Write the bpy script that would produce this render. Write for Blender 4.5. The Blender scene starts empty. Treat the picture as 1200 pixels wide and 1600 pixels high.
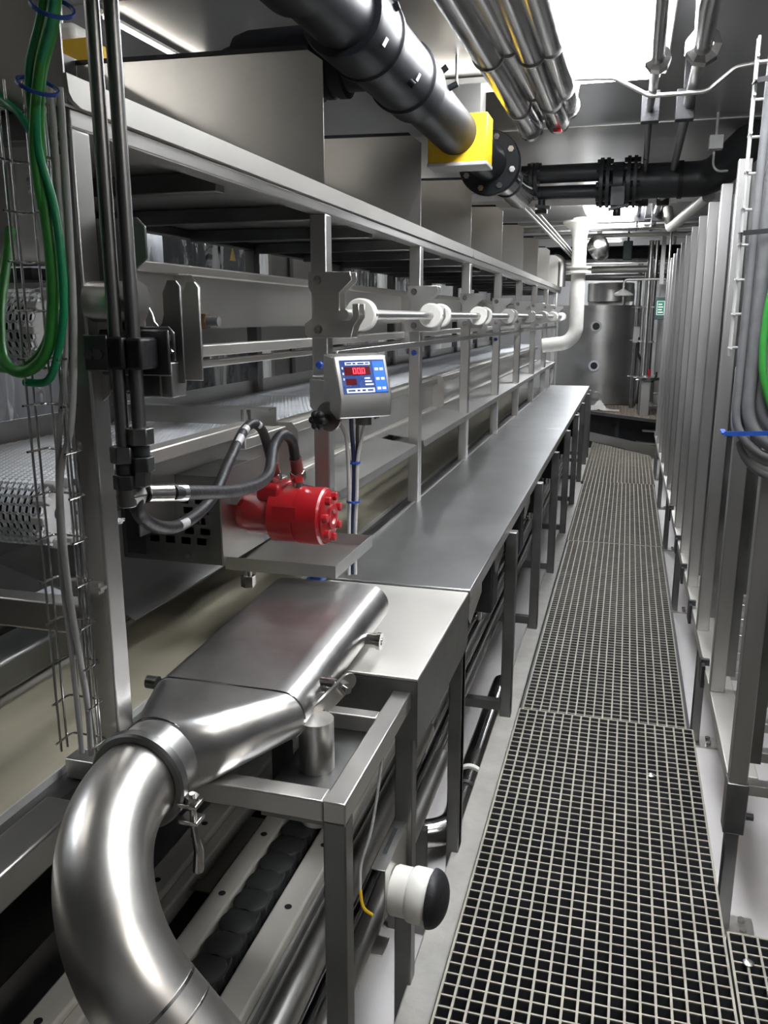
import bpy, bmesh, math, random
from mathutils import Vector, Matrix
random.seed(7)
PI = math.pi
scene = bpy.context.scene
COL = scene.collection
V = Vector

# ------------------------------------------------------------------ materials
MATS = {}
def mat(name, base, metal=0.0, rough=0.4, var=0.08, nscale=6.0, stretch=(1, 1, 1), rvar=0.1, bump=0.0,
        spec=0.5, emit=None, estr=0.0, base2=None, coat=0.0, sss=0.0, bscale=None):
    m = bpy.data.materials.new(name); m.use_nodes = True
    nt = m.node_tree; nt.nodes.clear()
    out = nt.nodes.new('ShaderNodeOutputMaterial'); b = nt.nodes.new('ShaderNodeBsdfPrincipled')
    nt.links.new(b.outputs[0], out.inputs[0])
    tc = nt.nodes.new('ShaderNodeTexCoord'); mp = nt.nodes.new('ShaderNodeMapping')
    mp.inputs['Scale'].default_value = stretch
    nt.links.new(tc.outputs['Object'], mp.inputs[0])
    n = nt.nodes.new('ShaderNodeTexNoise'); n.inputs['Scale'].default_value = nscale
    n.inputs['Detail'].default_value = 5; n.inputs['Roughness'].default_value = 0.6
    nt.links.new(mp.outputs[0], n.inputs['Vector'])
    r = nt.nodes.new('ShaderNodeValToRGB')
    c2 = base2 if base2 else tuple(max(0, c * (1 - var * 2)) for c in base)
    r.color_ramp.elements[0].position = 0.3; r.color_ramp.elements[1].position = 0.7
    r.color_ramp.elements[0].color = (*c2, 1); r.color_ramp.elements[1].color = (*base, 1)
    nt.links.new(n.outputs['Fac'], r.inputs[0]); nt.links.new(r.outputs[0], b.inputs['Base Color'])
    mr = nt.nodes.new('ShaderNodeMapRange')
    mr.inputs['From Min'].default_value = 0.3; mr.inputs['From Max'].default_value = 0.7
    mr.inputs['To Min'].default_value = max(0.02, rough - rvar); mr.inputs['To Max'].default_value = min(1, rough + rvar)
    nt.links.new(n.outputs['Fac'], mr.inputs[0]); nt.links.new(mr.outputs[0], b.inputs['Roughness'])
    b.inputs['Metallic'].default_value = metal
    b.inputs['Specular IOR Level'].default_value = spec
    b.inputs['Coat Weight'].default_value = coat
    if bump:
        n2 = n
        if bscale:
            n2 = nt.nodes.new('ShaderNodeTexNoise'); n2.inputs['Scale'].default_value = bscale
            n2.inputs['Detail'].default_value = 3
            nt.links.new(mp.outputs[0], n2.inputs['Vector'])
        bp = nt.nodes.new('ShaderNodeBump'); bp.inputs['Strength'].default_value = bump; bp.inputs['Distance'].default_value = 0.01
        nt.links.new(n2.outputs['Fac'], bp.inputs['Height']); nt.links.new(bp.outputs[0], b.inputs['Normal'])
    if emit:
        b.inputs['Emission Color'].default_value = (*emit, 1); b.inputs['Emission Strength'].default_value = estr
    MATS[name] = m
    return m

M_STEEL = mat('satin_steel', (.60, .585, .56), 1, .34, .06, 3, (1, 1, 1), .05)
M_BRUSH = mat('brushed_steel', (.58, .57, .55), 1, .38, .08, 5, (1, .12, 1), .07, bump=.03)
M_UPR = mat('rack_upright_steel', (.43, .42, .41), 1, .42, .08, 4, (1, 1, .3), .06)
M_BENCH = mat('worn_bench_steel', (.60, .61, .62), 1, .305, .11, 3.2, (1.6, 1, 1), .025, bump=.02, bscale=60)
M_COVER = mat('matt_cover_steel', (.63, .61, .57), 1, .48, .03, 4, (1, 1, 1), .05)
M_DARKSHADE = mat('dark_and_shaded_steel', (.24, .24, .235), 1, .38, .15, 6, (1, 1, 1), .1)  # also plain steel of legs and undersides, its shade put into the colour
M_POLISH = mat('polished_steel', (.66, .64, .62), 1, .17, .10, 7, (1, 1, 1), .06, bump=.035, bscale=40)
M_NOZZLE = mat('hand_brushed_steel', (.60, .59, .58), 1, .31, .12, 9, (1, 1, 1), .03, bump=.10, bscale=26)
M_ELBOW = mat('buffed_elbow_steel', (.78, .75, .71), 1, .31, .10, 6, (1, 1, 1), .03, bump=.03, bscale=30)
M_PIPEST = mat('ceiling_pipe_steel', (.60, .59, .58), 1, .18, .12, 8, (1, 1, 1), .06, bump=.05, bscale=16)
M_CEIL = mat('ceiling_panel_steel', (.60, .60, .605), 1, .34, .10, 1.2, (1, 1, 1), .06, bump=.05, bscale=1.1)
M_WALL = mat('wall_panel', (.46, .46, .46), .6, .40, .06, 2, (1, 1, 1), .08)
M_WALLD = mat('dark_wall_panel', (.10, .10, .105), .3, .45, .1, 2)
M_FLOOR = mat('pale_resin_floor', (.66, .63, .62), 0, .42, .06, 2.5, (1, 1, 1), .1, bump=.05, bscale=40)
M_CURB = mat('stained_concrete_curb', (.34, .325, .30), 0, .7, .14, 9, (1, 1, 1), .1, bump=.3, bscale=50)
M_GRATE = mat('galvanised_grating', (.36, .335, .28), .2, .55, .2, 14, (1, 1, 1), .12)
M_WEB = mat('dark_grating_web', (.095, .10, .108), .3, .6, .2, 14)  # lower part of the grating bars, coloured darker than the tops
M_GRATEBED = mat('dark_grating_bed', (.018, .022, .03), 0, .55, .2, 5)
M_BLACKPVC = mat('black_pvc', (.010, .011, .013), 0, .48, .15, 5, (1, 1, 1), .06, bump=.02, spec=.18)
M_RUBBER = mat('black_rubber', (.016, .016, .018), 0, .5, .2, 20, (1, 1, 1), .1, bump=.15, bscale=120, spec=.35)
M_CAST = mat('dark_cast_iron', (.035, .037, .040), .2, .45, .2, 10, (1, 1, 1), .1, bump=.08)
M_TUBE = mat('dark_hydraulic_tube', (.33, .325, .32), 1, .36, .25, 9, (1, 1, .2), .12)
M_WHITEPL = mat('white_plastic', (.72, .70, .65), 0, .35, .04, 5, (1, 1, 1), .05)
M_WHITEPVC = mat('white_pvc', (.78, .76, .71), 0, .30, .04, 3)
M_RED = mat('red_paint', (.34, .006, .011), 0, .36, .10, 5, (1, 1, 1), .06, coat=.2, bump=.06, bscale=30)
M_YEL = mat('yellow_paint', (.66, .41, .008), 0, .45, .10, 4)
M_GREEN = mat('green_cable', (.04, .28, .045), 0, .42, .10, 30)
M_TEAL = mat('teal_green_cable', (.012, .30, .12), 0, .42, .1, 30)
M_GREYC = mat('grey_cable', (.15, .15, .155), 0, .45, .1, 30)
M_GREYL = mat('light_grey_cable', (.45, .45, .44), 0, .45, .08, 30)
M_BLACKC = mat('black_cable', (.02, .02, .022), 0, .4, .1, 30)
M_BLUE = mat('blue_plastic', (.015, .06, .30), 0, .4, .1, 12)
M_BELTG = mat('grey_modular_belt', (.74, .75, .77), 0, .42, .08, 12, (1, 1, 1), .08)
M_BELTB = mat('beige_belt', (.40, .37, .28), 0, .42, .14, 2.0, (2.5, .25, 1), .12, base2=(.27, .25, .19))
M_CHAIN = mat('dark_plastic_chain', (.055, .058, .06), 0, .45, .15, 8)
M_RUST = mat('rusty_nut', (.30, .20, .12), .8, .5, .3, 20)
M_CLOTH = mat('white_cloth', (.85, .82, .76), 0, .9, .08, 6)
M_GREYBOX = mat('grey_enclosure', (.55, .55, .53), 0, .4, .04, 3)
M_SIGN = mat('green_sign', (.02, .20, .10), 0, .4, .1, 8)
M_DKGREEN = mat('dark_green_box', (.03, .06, .055), 0, .4, .1, 6)
M_LAMP = mat('lamp_diffuser', (.9, .9, .9), 0, .4, emit=(.93, .96, 1.0), estr=45.0)
M_LAMPM = mat('soft_lamp_diffuser', (.9, .9, .9), 0, .4, emit=(1.0, .97, .92), estr=24.0)
M_LAMPW = mat('warm_lamp_tube', (.9, .9, .9), 0, .4, emit=(1.0, .93, .82), estr=12.0)
M_LED = mat('red_led_digits', (.9, .02, .03), 0, .4, emit=(1.0, .02, .05), estr=4.0)
M_LEDWIN = mat('dark_red_display_window', (.10, .008, .012), 0, .2, .1, 4)
M_NAVYC = mat('navy_cable', (.010, .018, .065), 0, .4, .1, 30)
M_KEYBLUE = mat('bright_blue_key', (.02, .17, .80), 0, .35, .1, 8)
M_KEYNAVY = mat('navy_keypad_film', (.02, .06, .24), 0, .3, .1, 8)
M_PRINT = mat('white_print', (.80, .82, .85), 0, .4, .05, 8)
M_BROWN = mat('brown_hose_sleeve', (.20, .045, .04), .2, .4, .2, 20)

def film_material():
    m = bpy.data.materials.new('clear_plastic_film'); m.use_nodes = True
    nt = m.node_tree; nt.nodes.clear()
    out = nt.nodes.new('ShaderNodeOutputMaterial'); mix = nt.nodes.new('ShaderNodeMixShader')
    tr = nt.nodes.new('ShaderNodeBsdfTransparent'); gl = nt.nodes.new('ShaderNodeBsdfGlossy')
    tr.inputs[0].default_value = (.90, .93, .97, 1); gl.inputs['Roughness'].default_value = .05
    fr = nt.nodes.new('ShaderNodeLayerWeight'); fr.inputs['Blend'].default_value = .30
    tc = nt.nodes.new('ShaderNodeTexCoord'); mp = nt.nodes.new('ShaderNodeMapping'); mp.inputs['Scale'].default_value = (1.4, 1.4, .5)
    n = nt.nodes.new('ShaderNodeTexNoise'); n.inputs['Scale'].default_value = 2.2; n.inputs['Detail'].default_value = 2
    bp = nt.nodes.new('ShaderNodeBump'); bp.inputs['Strength'].default_value = .8; bp.inputs['Distance'].default_value = .22
    nt.links.new(tc.outputs['Object'], mp.inputs[0]); nt.links.new(mp.outputs[0], n.inputs['Vector'])
    nt.links.new(n.outputs['Fac'], bp.inputs['Height']); nt.links.new(bp.outputs[0], gl.inputs['Normal'])
    nt.links.new(bp.outputs[0], fr.inputs['Normal'])
    nt.links.new(fr.outputs['Facing'], mix.inputs[0]); nt.links.new(tr.outputs[0], mix.inputs[1]); nt.links.new(gl.outputs[0], mix.inputs[2])
    nt.links.new(mix.outputs[0], out.inputs[0])
    return m
M_FILM = film_material()

# ------------------------------------------------------------------ mesh helpers
def frame_from(d):
    d = d.normalized()
    a = V((0, 0, 1)) if abs(d.z) < .9 else V((1, 0, 0))
    u = d.cross(a).normalized(); v = d.cross(u).normalized()
    return u, v

class MB:
    def __init__(s): s.bm = bmesh.new()
    def box(s, x0, x1, y0, y1, z0, z1):
        vs = [s.bm.verts.new((x, y, z)) for z in (z0, z1) for y in (y0, y1) for x in (x0, x1)]
        for f in ((0, 2, 3, 1), (4, 5, 7, 6), (0, 1, 5, 4), (2, 6, 7, 3), (0, 4, 6, 2), (1, 3, 7, 5)):
            s.bm.faces.new([vs[i] for i in f])
        return s
    def bar(s, p0, p1, w, h, up=(0, 0, 1)):
        p0, p1 = V(p0), V(p1); d = (p1 - p0).normalized(); u = V(up)
        if abs(d.dot(u)) > .95: u = V((1, 0, 0))
        r = d.cross(u).normalized(); u = r.cross(d).normalized()
        vs = [s.bm.verts.new(p + r * a * w / 2 + u * b * h / 2) for p in (p0, p1) for a, b in ((-1, -1), (1, -1), (1, 1), (-1, 1))]
        for f in ((3, 2, 1, 0), (4, 5, 6, 7), (0, 1, 5, 4), (1, 2, 6, 5), (2, 3, 7, 6), (3, 0, 4, 7)):
            s.bm.faces.new([vs[i] for i in f])
        return s
    def prism(s, pts, ext):
        e = V(ext); n = len(pts)
        a = [s.bm.verts.new(V(p)) for p in pts]; b = [s.bm.verts.new(V(p) + e) for p in pts]
        s.bm.faces.new(list(reversed(a))); s.bm.faces.new(b)
        for i in range(n):
            j = (i + 1) % n
            s.bm.faces.new([a[i], a[j], b[j], b[i]])
        return s
    def rings(s, rings, cap=True, closed=False):
        rr = [[s.bm.verts.new(p) for p in r] for r in rings]
        n = len(rr[0])
        m = len(rr)
        for k in range(m if closed else m - 1):
            A = rr[k]; B = rr[(k + 1) % m]
            for i in range(n):
                j = (i + 1) % n
                s.bm.faces.new([A[i], A[j], B[j], B[i]])
        if cap and not closed:
            s.bm.faces.new(list(reversed(rr[0]))); s.bm.faces.new(rr[-1])
        return s
    def tube(s, path, r, seg=12, cap=True):
        path = [V(p) for p in path]
        rad = r if isinstance(r, (list, tuple)) else [r] * len(path)
        rings = []; u = None
        for i, p in enumerate(path):
            if i == 0: d = path[1] - p
            elif i == len(path) - 1: d = p - path[i - 1]
            else: d = (path[i + 1] - p).normalized() + (p - path[i - 1]).normalized()
            d.normalize()
            if u is None: u, v = frame_from(d)
            else:
                u = (u - d * u.dot(d)).normalized(); v = d.cross(u)
            v = d.cross(u)
            rings.append([p + (u * math.cos(2 * PI * k / seg) + v * math.sin(2 * PI * k / seg)) * rad[i] for k in range(seg)])
        return s.rings(rings, cap)
    def cyl(s, p0, p1, r, seg=20, r1=None):
        return s.tube([p0, p1], [r, r if r1 is None else r1], seg)
    def lathe(s, o, d, prof, seg=28, cap=True):
        o = V(o); d = V(d).normalized(); u, v = frame_from(d)
        return s.rings([[o + d * h + (u * math.cos(2 * PI * k / seg) + v * math.sin(2 * PI * k / seg)) * r for k in range(seg)] for r, h in prof], cap)
    def ring(s, o, d, ri, ro, h, seg=28):
        o = V(o); d = V(d).normalized(); u, v = frame_from(d)
        R = [[o + d * a + (u * math.cos(2 * PI * k / seg) + v * math.sin(2 * PI * k / seg)) * r for k in range(seg)] for r, a in ((ri, 0), (ro, 0), (ro, h), (ri, h))]
        return s.rings(R, closed=True)
    def nut(s, o, d, r, h): return s.lathe(o, d, [(r, 0), (r, h)], 6)
    def sphere(s, c, r, seg=14):
        n = 8
        pr = [(r * math.sin(PI * i / n) if 0 < i < n else r * .02, -r * math.cos(PI * i / n)) for i in range(n + 1)]
        return s.lathe(c, (0, 0, 1), pr, seg)
    def to(s, name, m, parent=None, bev=0.0, smooth=40, seg=2):
        me = bpy.data.meshes.new(name)
        bmesh.ops.recalc_face_normals(s.bm, faces=s.bm.faces[:])
        if parent is not None:
            o_ = parent
            off = V((0, 0, 0))
            while o_ is not None:
                off += o_.location; o_ = o_.parent
            bmesh.ops.translate(s.bm, verts=s.bm.verts[:], vec=-off)
        s.bm.to_mesh(me); s.bm.free()
        for p in me.polygons: p.use_smooth = True
        me.set_sharp_from_angle(angle=math.radians(smooth))
        me.materials.append(m)
        o = bpy.data.objects.new(name, me); COL.objects.link(o)
        if parent is not None: o.parent = parent
        if bev:
            b = o.modifiers.new('bevel', 'BEVEL'); b.width = bev; b.segments = seg; b.limit_method = 'ANGLE'; b.angle_limit = math.radians(45)
        return o

def fillet(pts, r, n=6):
    pts = [V(p) for p in pts]; out = [pts[0]]
    for i in range(1, len(pts) - 1):
        a, b, c = pts[i - 1], pts[i], pts[i + 1]
        d0 = (a - b); d1 = (c - b); l0, l1 = d0.length, d1.length; d0.normalize(); d1.normalize()
        ang = d0.angle(d1)
        if abs(ang - PI) < .02: out.append(b); continue
        rr = r[i - 1] if isinstance(r, (list, tuple)) else r
        t = min(rr / math.tan(ang / 2), l0 * .49, l1 * .49); rr = t * math.tan(ang / 2)
        bis = (d0 + d1).normalized(); c_ = b + bis * (rr / math.sin(ang / 2))
        s0 = b + d0 * t - c_; s1 = b + d1 * t - c_
        w = s0.angle(s1)
        for k in range(n + 1):
            f = k / n
            out.append(c_ + (s0 * math.sin((1 - f) * w) + s1 * math.sin(f * w)) / math.sin(w))
    out.append(pts[-1])
    return out

def spline(pts, n=8):
    pts = [V(p) for p in pts]; P = [pts[0] * 2 - pts[1]] + pts + [pts[-1] * 2 - pts[-2]]; out = []
    for i in range(1, len(P) - 2):
        a, b, c, d = P[i - 1], P[i], P[i + 1], P[i + 2]
        for k in range(n):
            t = k / n
            out.append(.5 * ((2 * b) + (c - a) * t + (2 * a - 5 * b + 4 * c - d) * t * t + (3 * b - a - 3 * c + d) * t ** 3))
    out.append(pts[-1])
    return out

def tag(o, label, cat, group=None):
    o['label'] = label; o['category'] = cat
    if group: o['group'] = group
    return o
def thing(name, label, cat, loc=(0, 0, 0), group=None):
    o = bpy.data.objects.new(name, None); COL.objects.link(o); o.location = loc; o.empty_display_size = .1
    return tag(o, label, cat, group)
def solo(mb, name, m, label, cat, group=None, **k):
    vs_ = [v.co for v in mb.bm.verts]
    o = V(((min(v.x for v in vs_) + max(v.x for v in vs_)) / 2, (min(v.y for v in vs_) + max(v.y for v in vs_)) / 2, min(v.z for v in vs_)))
    bmesh.ops.translate(mb.bm, verts=mb.bm.verts[:], vec=-o)
    ob = mb.to(name, m, None, **k); ob.location = o
    return tag(ob, label, cat, group)
def struct(mb, name, m, **k):
    o = mb.to(name, m, None, **k); o['kind'] = 'structure'; return o
def dup(root, delta, label=None, group=None):
    r = root.copy(); COL.objects.link(r); r.location = V(root.location) + V(delta)
    if label: r['label'] = label
    if group: r['group'] = group
    for ch in list(root.children):
        c = ch.copy(); COL.objects.link(c); c.parent = r
        for g in list(ch.children):
            d = g.copy(); COL.objects.link(d); d.parent = c
    return r
ORD = ['first', 'second', 'third', 'fourth', 'fifth', 'sixth', 'seventh', 'eighth', 'ninth', 'tenth', 'eleventh', 'twelfth', 'thirteenth', 'fourteenth', 'fifteenth']

# ------------------------------------------------------------------ the setting
ZF, ZC = -.27, 2.72
XL, XR, YB, YE = -4.4, 1.75, -.85, 16.6
struct(MB().box(XL, XR, YB, YE, ZF - .1, ZF), 'floor', M_FLOOR)
struct(MB().box(XL, XR, YB, YE, ZC, ZC + .1), 'ceiling', M_CEIL)
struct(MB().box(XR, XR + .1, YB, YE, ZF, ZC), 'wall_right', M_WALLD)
struct(MB().box(XL - .1, XL, YB, YE, ZF, ZC), 'wall_left', M_WALL)
struct(MB().box(XL, XR, YE, YE + .1, ZF, ZC), 'wall_back', M_WALL)
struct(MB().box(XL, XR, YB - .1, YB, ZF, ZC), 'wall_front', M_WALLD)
# ceiling seams
t = MB()
for y in (.4, 2.9, 5.4, 7.9, 10.4, 12.9): t.box(XL + .02, XR - .02, y - .02, y + .02, ZC - .006, ZC + .01)
struct(t, 'trim_1', M_STEEL)
# glazed partition on the far side of the conveyor line
XP = -2.7
w = MB()
w.box(XP - .08, XP, YB + .01, YE - .01, ZF, .85); w.box(XP - .08, XP, YB + .01, YE - .01, 2.32, ZC)
for a, b in ((6.18, 7.1), (9.4, 9.8), (12.4, YE - .01)): w.box(XP - .08, XP, a, b, .85, 2.32)
struct(w, 'wall_partition', M_WALL)
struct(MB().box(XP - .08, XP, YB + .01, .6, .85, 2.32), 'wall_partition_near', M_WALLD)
for i, (a, b) in enumerate(((.6, 6.18), (7.1, 9.4), (9.8, 12.4))):
    f = MB()
    for y in ([a, b - .06] if i else [a, 3.0, b - .06]): f.box(XP - .05, XP + .02, y, y + .06, .85, 2.32)
    f.box(XP - .05, XP + .02, a, b, .85, .9); f.box(XP - .05, XP + .02, a, b, 2.27, 2.32)
    fr = f.to('window_%d' % (i + 1), M_WHITEPL, None); fr['kind'] = 'structure'
    g = MB(); n = 26
    ys = [a + .03 + (b - a - .06) * k / n for k in range(n + 1)]
    A = [g.bm.verts.new((XP - .01 + .004 * math.sin(k * 1.7), y, .9)) for k, y in enumerate(ys)]
    B = [g.bm.verts.new((XP - .01 + .004 * math.sin(k * 1.7 + .9), y, 2.27)) for k, y in enumerate(ys)]
    for k in range(n): g.bm.faces.new([A[k], A[k + 1], B[k + 1], B[k]])
    g.to('plastic_film', M_FILM, fr)
struct(MB().box(XP, XP + .02, 6.55, 6.62, .87, 2.3), 'trim_2', M_DARKSHADE)

# things beyond the film windows
def machine(loc, w_, d_, h_, label, yel):
    r = thing('control_cabinet', label, 'cabinet', loc, 'cabinets beyond the film windows')
    x, y, z = loc
    MB().box(x - w_ / 2, x + w_ / 2, y - d_ / 2, y + d_ / 2, z, z + h_).to('body', M_CAST, r, bev=.01)
    MB().box(x + w_ / 2, x + w_ / 2 + .012, y - d_ * .42, y + d_ * .42, z + .1, z + h_ - .1).to('door', M_CAST, r, bev=.004)
    if yel:
        for dy in (-.30, .05, .30): MB().prism([(x + w_ / 2 + .013, y + dy, 2.12), (x + w_ / 2 + .013, y + dy + .12, 2.12), (x + w_ / 2 + .013, y + dy + .06, 2.25)], (.004, 0, 0)).to('warning_sign', M_YEL, r)
machine((-3.7, 7.3, ZF), .5, 1.1, 2.75, 'tall dark cabinet with yellow triangles behind the first film window', True)
machine((-3.7, 11.2, ZF), .5, 1.6, 1.35, 'low dark cabinet behind the second film window', False)
for i, y in enumerate((1.2, 4.6, 8.2, 11.2)):
    r = thing('ceiling_batten', 'bright batten lamp on the ceiling beyond the film windows, %s along the line' % ORD[i], 'lamp', (-3.5, y, ZC), 'batten lamps beyond the film windows')
    MB().box(-3.6, -3.4, y - .65, y + .65, ZC - .03, ZC).to('housing', M_WHITEPL, r)
    MB().box(-3.58, -3.42, y - .62, y + .62, ZC - .06, ZC - .03).to('diffuser', M_LAMP, r)

# ------------------------------------------------------------------ aisle lamps
def panel_lamp(x0, x1, y0, y1, label, z=ZC, m=M_LAMP):
    r = thing('ceiling_lamp', label, 'lamp', ((x0 + x1) / 2, (y0 + y1) / 2, z), 'lamps over the aisle')
    MB().box(x0 - .03, x1 + .03, y0 - .03, y1 + .03, z - .05, z).to('housing', M_WHITEPL, r, bev=.006)
    MB().box(x0, x1, y0, y1, z - .075, z - .05).to('diffuser', m, r, bev=.008)
panel_lamp(-.50, .06, 2.75, 4.15, 'large glaring ceiling lamp above the insulated pipes')
panel_lamp(-.48, .06, 8.35, 9.9, 'glaring ceiling lamp beyond the black flanged pipe')
panel_lamp(1.15, 1.5, .25, 1.2, 'soft ceiling lamp over the short grating beside the rack', m=M_LAMPM)
panel_lamp(-.8, -.2, 13.6, 14.9, 'ceiling lamp above the steel tank at the far end')
panel_lamp(-.10, .40, 1.35, 2.55, 'ceiling lamp over the near end of the grating walkway')
def batten(p0, p1, label, m=M_LAMPW, w=.06):
    p0, p1 = V(p0), V(p1)
    r = thing('batten_lamp', label, 'lamp', (p0 + p1) / 2)
    MB().bar(p0, p1, w, w / 2).to('housing', M_WHITEPL, r, bev=.004)
    o = V((0, 0, -w * .55)); e = (p1 - p0).normalized() * .03
    MB().bar(p0 + o + e, p1 + o - e, w * .47, w * .4).to('tube', m, r, bev=.01)
batten((-1.15, 4.2, ZC - .02), (-.60, 4.2, ZC - .02), 'crosswise white batten lamp above the yellow box')
batten((-1.90, 2.9, ZC - .02), (-1.88, 3.7, ZC - .02), 'slim white batten lamp above the dividers on the left', w=.025)
batten((-2.2, .5, ZC - .02), (-2.2, 1.6, ZC - .02), 'white batten lamp over the left belts near the cable basket', M_LAMPM, .06)
batten((-1.9, 7.0, ZC - .02), (-1.9, 8.4, ZC - .02), 'white batten lamp over the left belts farther down the line')

# ------------------------------------------------------------------ machine frame with posts, tray and dividers
YP = [1.215 + 1.167 * k for k in range(9)]
YT1 = 11.05
fr = thing('machine_frame', 'tall stainless conveyor frame with square posts, top tray and row of sheet dividers', 'frame', (-.9, 1.2, .82))
for k, y in enumerate(YP):
    MB().box(-.91, -.86, y, y + .05, .82, 1.92).to('post', M_STEEL, fr, bev=.004)
for k, y in enumerate(YP):
    MB().box(-1.67, -1.62, y, y + .05, .6, 1.92).to('rear_post', M_DARKSHADE, fr, bev=.004)
MB().box(-.91, -.86, YP[0], YT1, 1.92, 1.948).to('top_rail', M_STEEL, fr, bev=.003)
for z in (1.905, 1.885): MB().nut((-.872, YP[0], z), (-.3, -1, 0), .007, .012).to('bolt', M_POLISH, fr)
MB().box(-1.67, -1.62, YP[0], YT1, 1.92, 1.948).to('top_rail', M_DARKSHADE, fr, bev=.003)
for k in range(9):
    for f in (0, .5):
        y = YP[k] + f * 1.167
        MB().box(-1.62, -.91, y + .005, y + .045, 1.905, 1.947).to('cross_beam', M_DARKSHADE, fr, bev=.003)
# tray: floor sheet and front lip with rounded near end (two lengths)
for a, b in ((YP[0] - .01, YP[3] + .03), (YP[3] + .034, YT1)):
    MB().box(-1.66, -.862, a, b, 1.949, 1.953).to('tray_sheet', M_STEEL, fr)
    p = [(-.853, a + .012, 1.958), (-.853, a + .003, 1.968), (-.853, a, 1.995), (-.853, b, 1.995), (-.853, b, 1.951), (-.853, a + .03, 1.951)]
    MB().prism(p, (-.008, 0, 0)).to('tray_lip', M_COVER, fr)
MB().box(-1.655, -1.65, YP[0], YT1, 1.953, 2.385).to('back_sheet', M_DARKSHADE, fr)
FY = [YP[0] - .005] + [y - .002 for y in YP[1:]] + [10.95]
for k, y in enumerate(FY):
    mm = M_STEEL if k < 6 else M_COVER  # lamp light on the far dividers is put in as paler steel
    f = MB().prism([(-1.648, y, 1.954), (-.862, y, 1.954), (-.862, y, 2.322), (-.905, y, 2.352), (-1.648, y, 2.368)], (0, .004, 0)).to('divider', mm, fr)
    MB().prism([(-.905, y - .004, 2.352), (-1.648, y - .004, 2.368), (-1.648, y - .004, 2.38), (-.915, y - .004, 2.364)], (0, .012, 0)).to('edge_strip', M_RUBBER, f)
# hook brackets: a plate in front of and behind each post, with a U slot for the shaft
def hook(y, left=True):
    o = [(-.916, 1.759), (-.786, 1.759), (-.782, 1.735), (-.820, 1.700), (-.820, 1.642)]
    o += [(-.80 + .02 * math.cos(PI + a), 1.637 + .02 * math.sin(PI + a)) for a in (0, .5, 1.0, 1.57, 2.1, 2.7, PI)]
    o += [(-.780, 1.668), (-.760, 1.668), (-.760, 1.630), (-.776, 1.605), (-.785, 1.570), (-.916, 1.570), (-.930, 1.580), (-.930, 1.610), (-.908, 1.626), (-.902, 1.650), (-.902, 1.690), (-.916, 1.716)]
    return MB().prism([(x, y, z) for x, z in o], (0, .005, 0))
for k, y in enumerate(YP):
    if k == 0: continue
    for yy in (y - .0055, y + .0505):
        b = hook(yy).to('hook_bracket', M_STEEL if k < 2 else M_BRUSH, fr, bev=.001, seg=1)
        if yy < y:
            for z in (1.735, 1.595): MB().nut((-.887, yy - .008, z), (0, 1, 0), .011, .009).lathe((-.887, yy - .001, z), (0, 1, 0), [(.014, 0), (.014, .001)], 14).to('bolt', M_POLISH, b)
# long bars along the posts, ledges and clear side sheets
MB().box(-.857, -.85, YP[1] + .06, YP[-1], 1.508, 1.53).to('guide_bar', M_BRUSH, fr, bev=.001, seg=1)
for k in range(1, 8):
    a, b = YP[k] + .06, YP[k + 1] + (-.08 if k == 1 else .05)
    m = MB().prism([(-.846, a, 1.065), (-.85, a, 1.092), (-1.03, a, 1.118), (-1.03, a, 1.114), (-.854, a, 1.088), (-.85, a, 1.065)], (0, b - a, 0))
    m.to('ledge', M_BRUSH, fr)
for k in range(9):
    if k in (1, 2, 4): MB().lathe((-.885, YP[k] - .012, 1.49 if k == 1 else 1.48), (0, 1, 0), [(.009, 0), (.012, .003), (.012, .011)], 12).to('blue_cap', M_BLUE, fr)['label'] = 'blue plastic cap'

# bracket cluster on the first post
y0 = YP[0]
MB().prism([(-.87, y0 + .058, 1.79), (-.79, y0 + .058, 1.79), (-.775, y0 + .058, 1.775), (-.775, y0 + .058, 1.725), (-.81, y0 + .058, 1.695), (-.81, y0 + .058, 1.50), (-.87, y0 + .058, 1.50)], (0, .006, 0)).to('end_bracket', M_DARKSHADE, fr, bev=.002)
MB().cyl((-.862, y0 + .025, 1.655), (-.775, y0 + .025, 1.655), .033, 24).to('stub_tube', M_STEEL, fr)
MB().prism([(-.86, y0 + .03, 1.63), (-.835, y0 + .03, 1.62), (-.848, y0 + .03, 1.50), (-.86, y0 + .03, 1.49)], (0, .006, 0)).to('gusset', M_STEEL, fr)
for yy in (y0 + .066, y0 + .13):
    q = [(-.83, 1.52), (-.722, 1.52), (-.722, 1.68), (-.73, 1.69), (-.745, 1.69), (-.755, 1.67), (-.755, 1.645)] + [(-.785 + .03 * math.cos(a), 1.635 + .03 * math.sin(a)) for a in (0, -.5, -1.0, -1.57, -2.1, -2.7, -PI)] + [(-.83, 1.66)]
    MB().prism([(x, yy, z) for x, z in q], (0, .005, 0)).to('hook_bracket', M_DARKSHADE if yy < y0 + .1 else M_STEEL, fr, bev=.001, seg=1)
MB().box(-.862, -.768, y0 + .045, y0 + .085, 1.505, 1.55).to('arm_tube', M_DARKSHADE, fr, bev=.004)
MB().box(-.768, -.732, y0 + .042, y0 + .088, 1.497, 1.556).to('arm_cap', M_BRUSH, fr, bev=.002)

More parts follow.
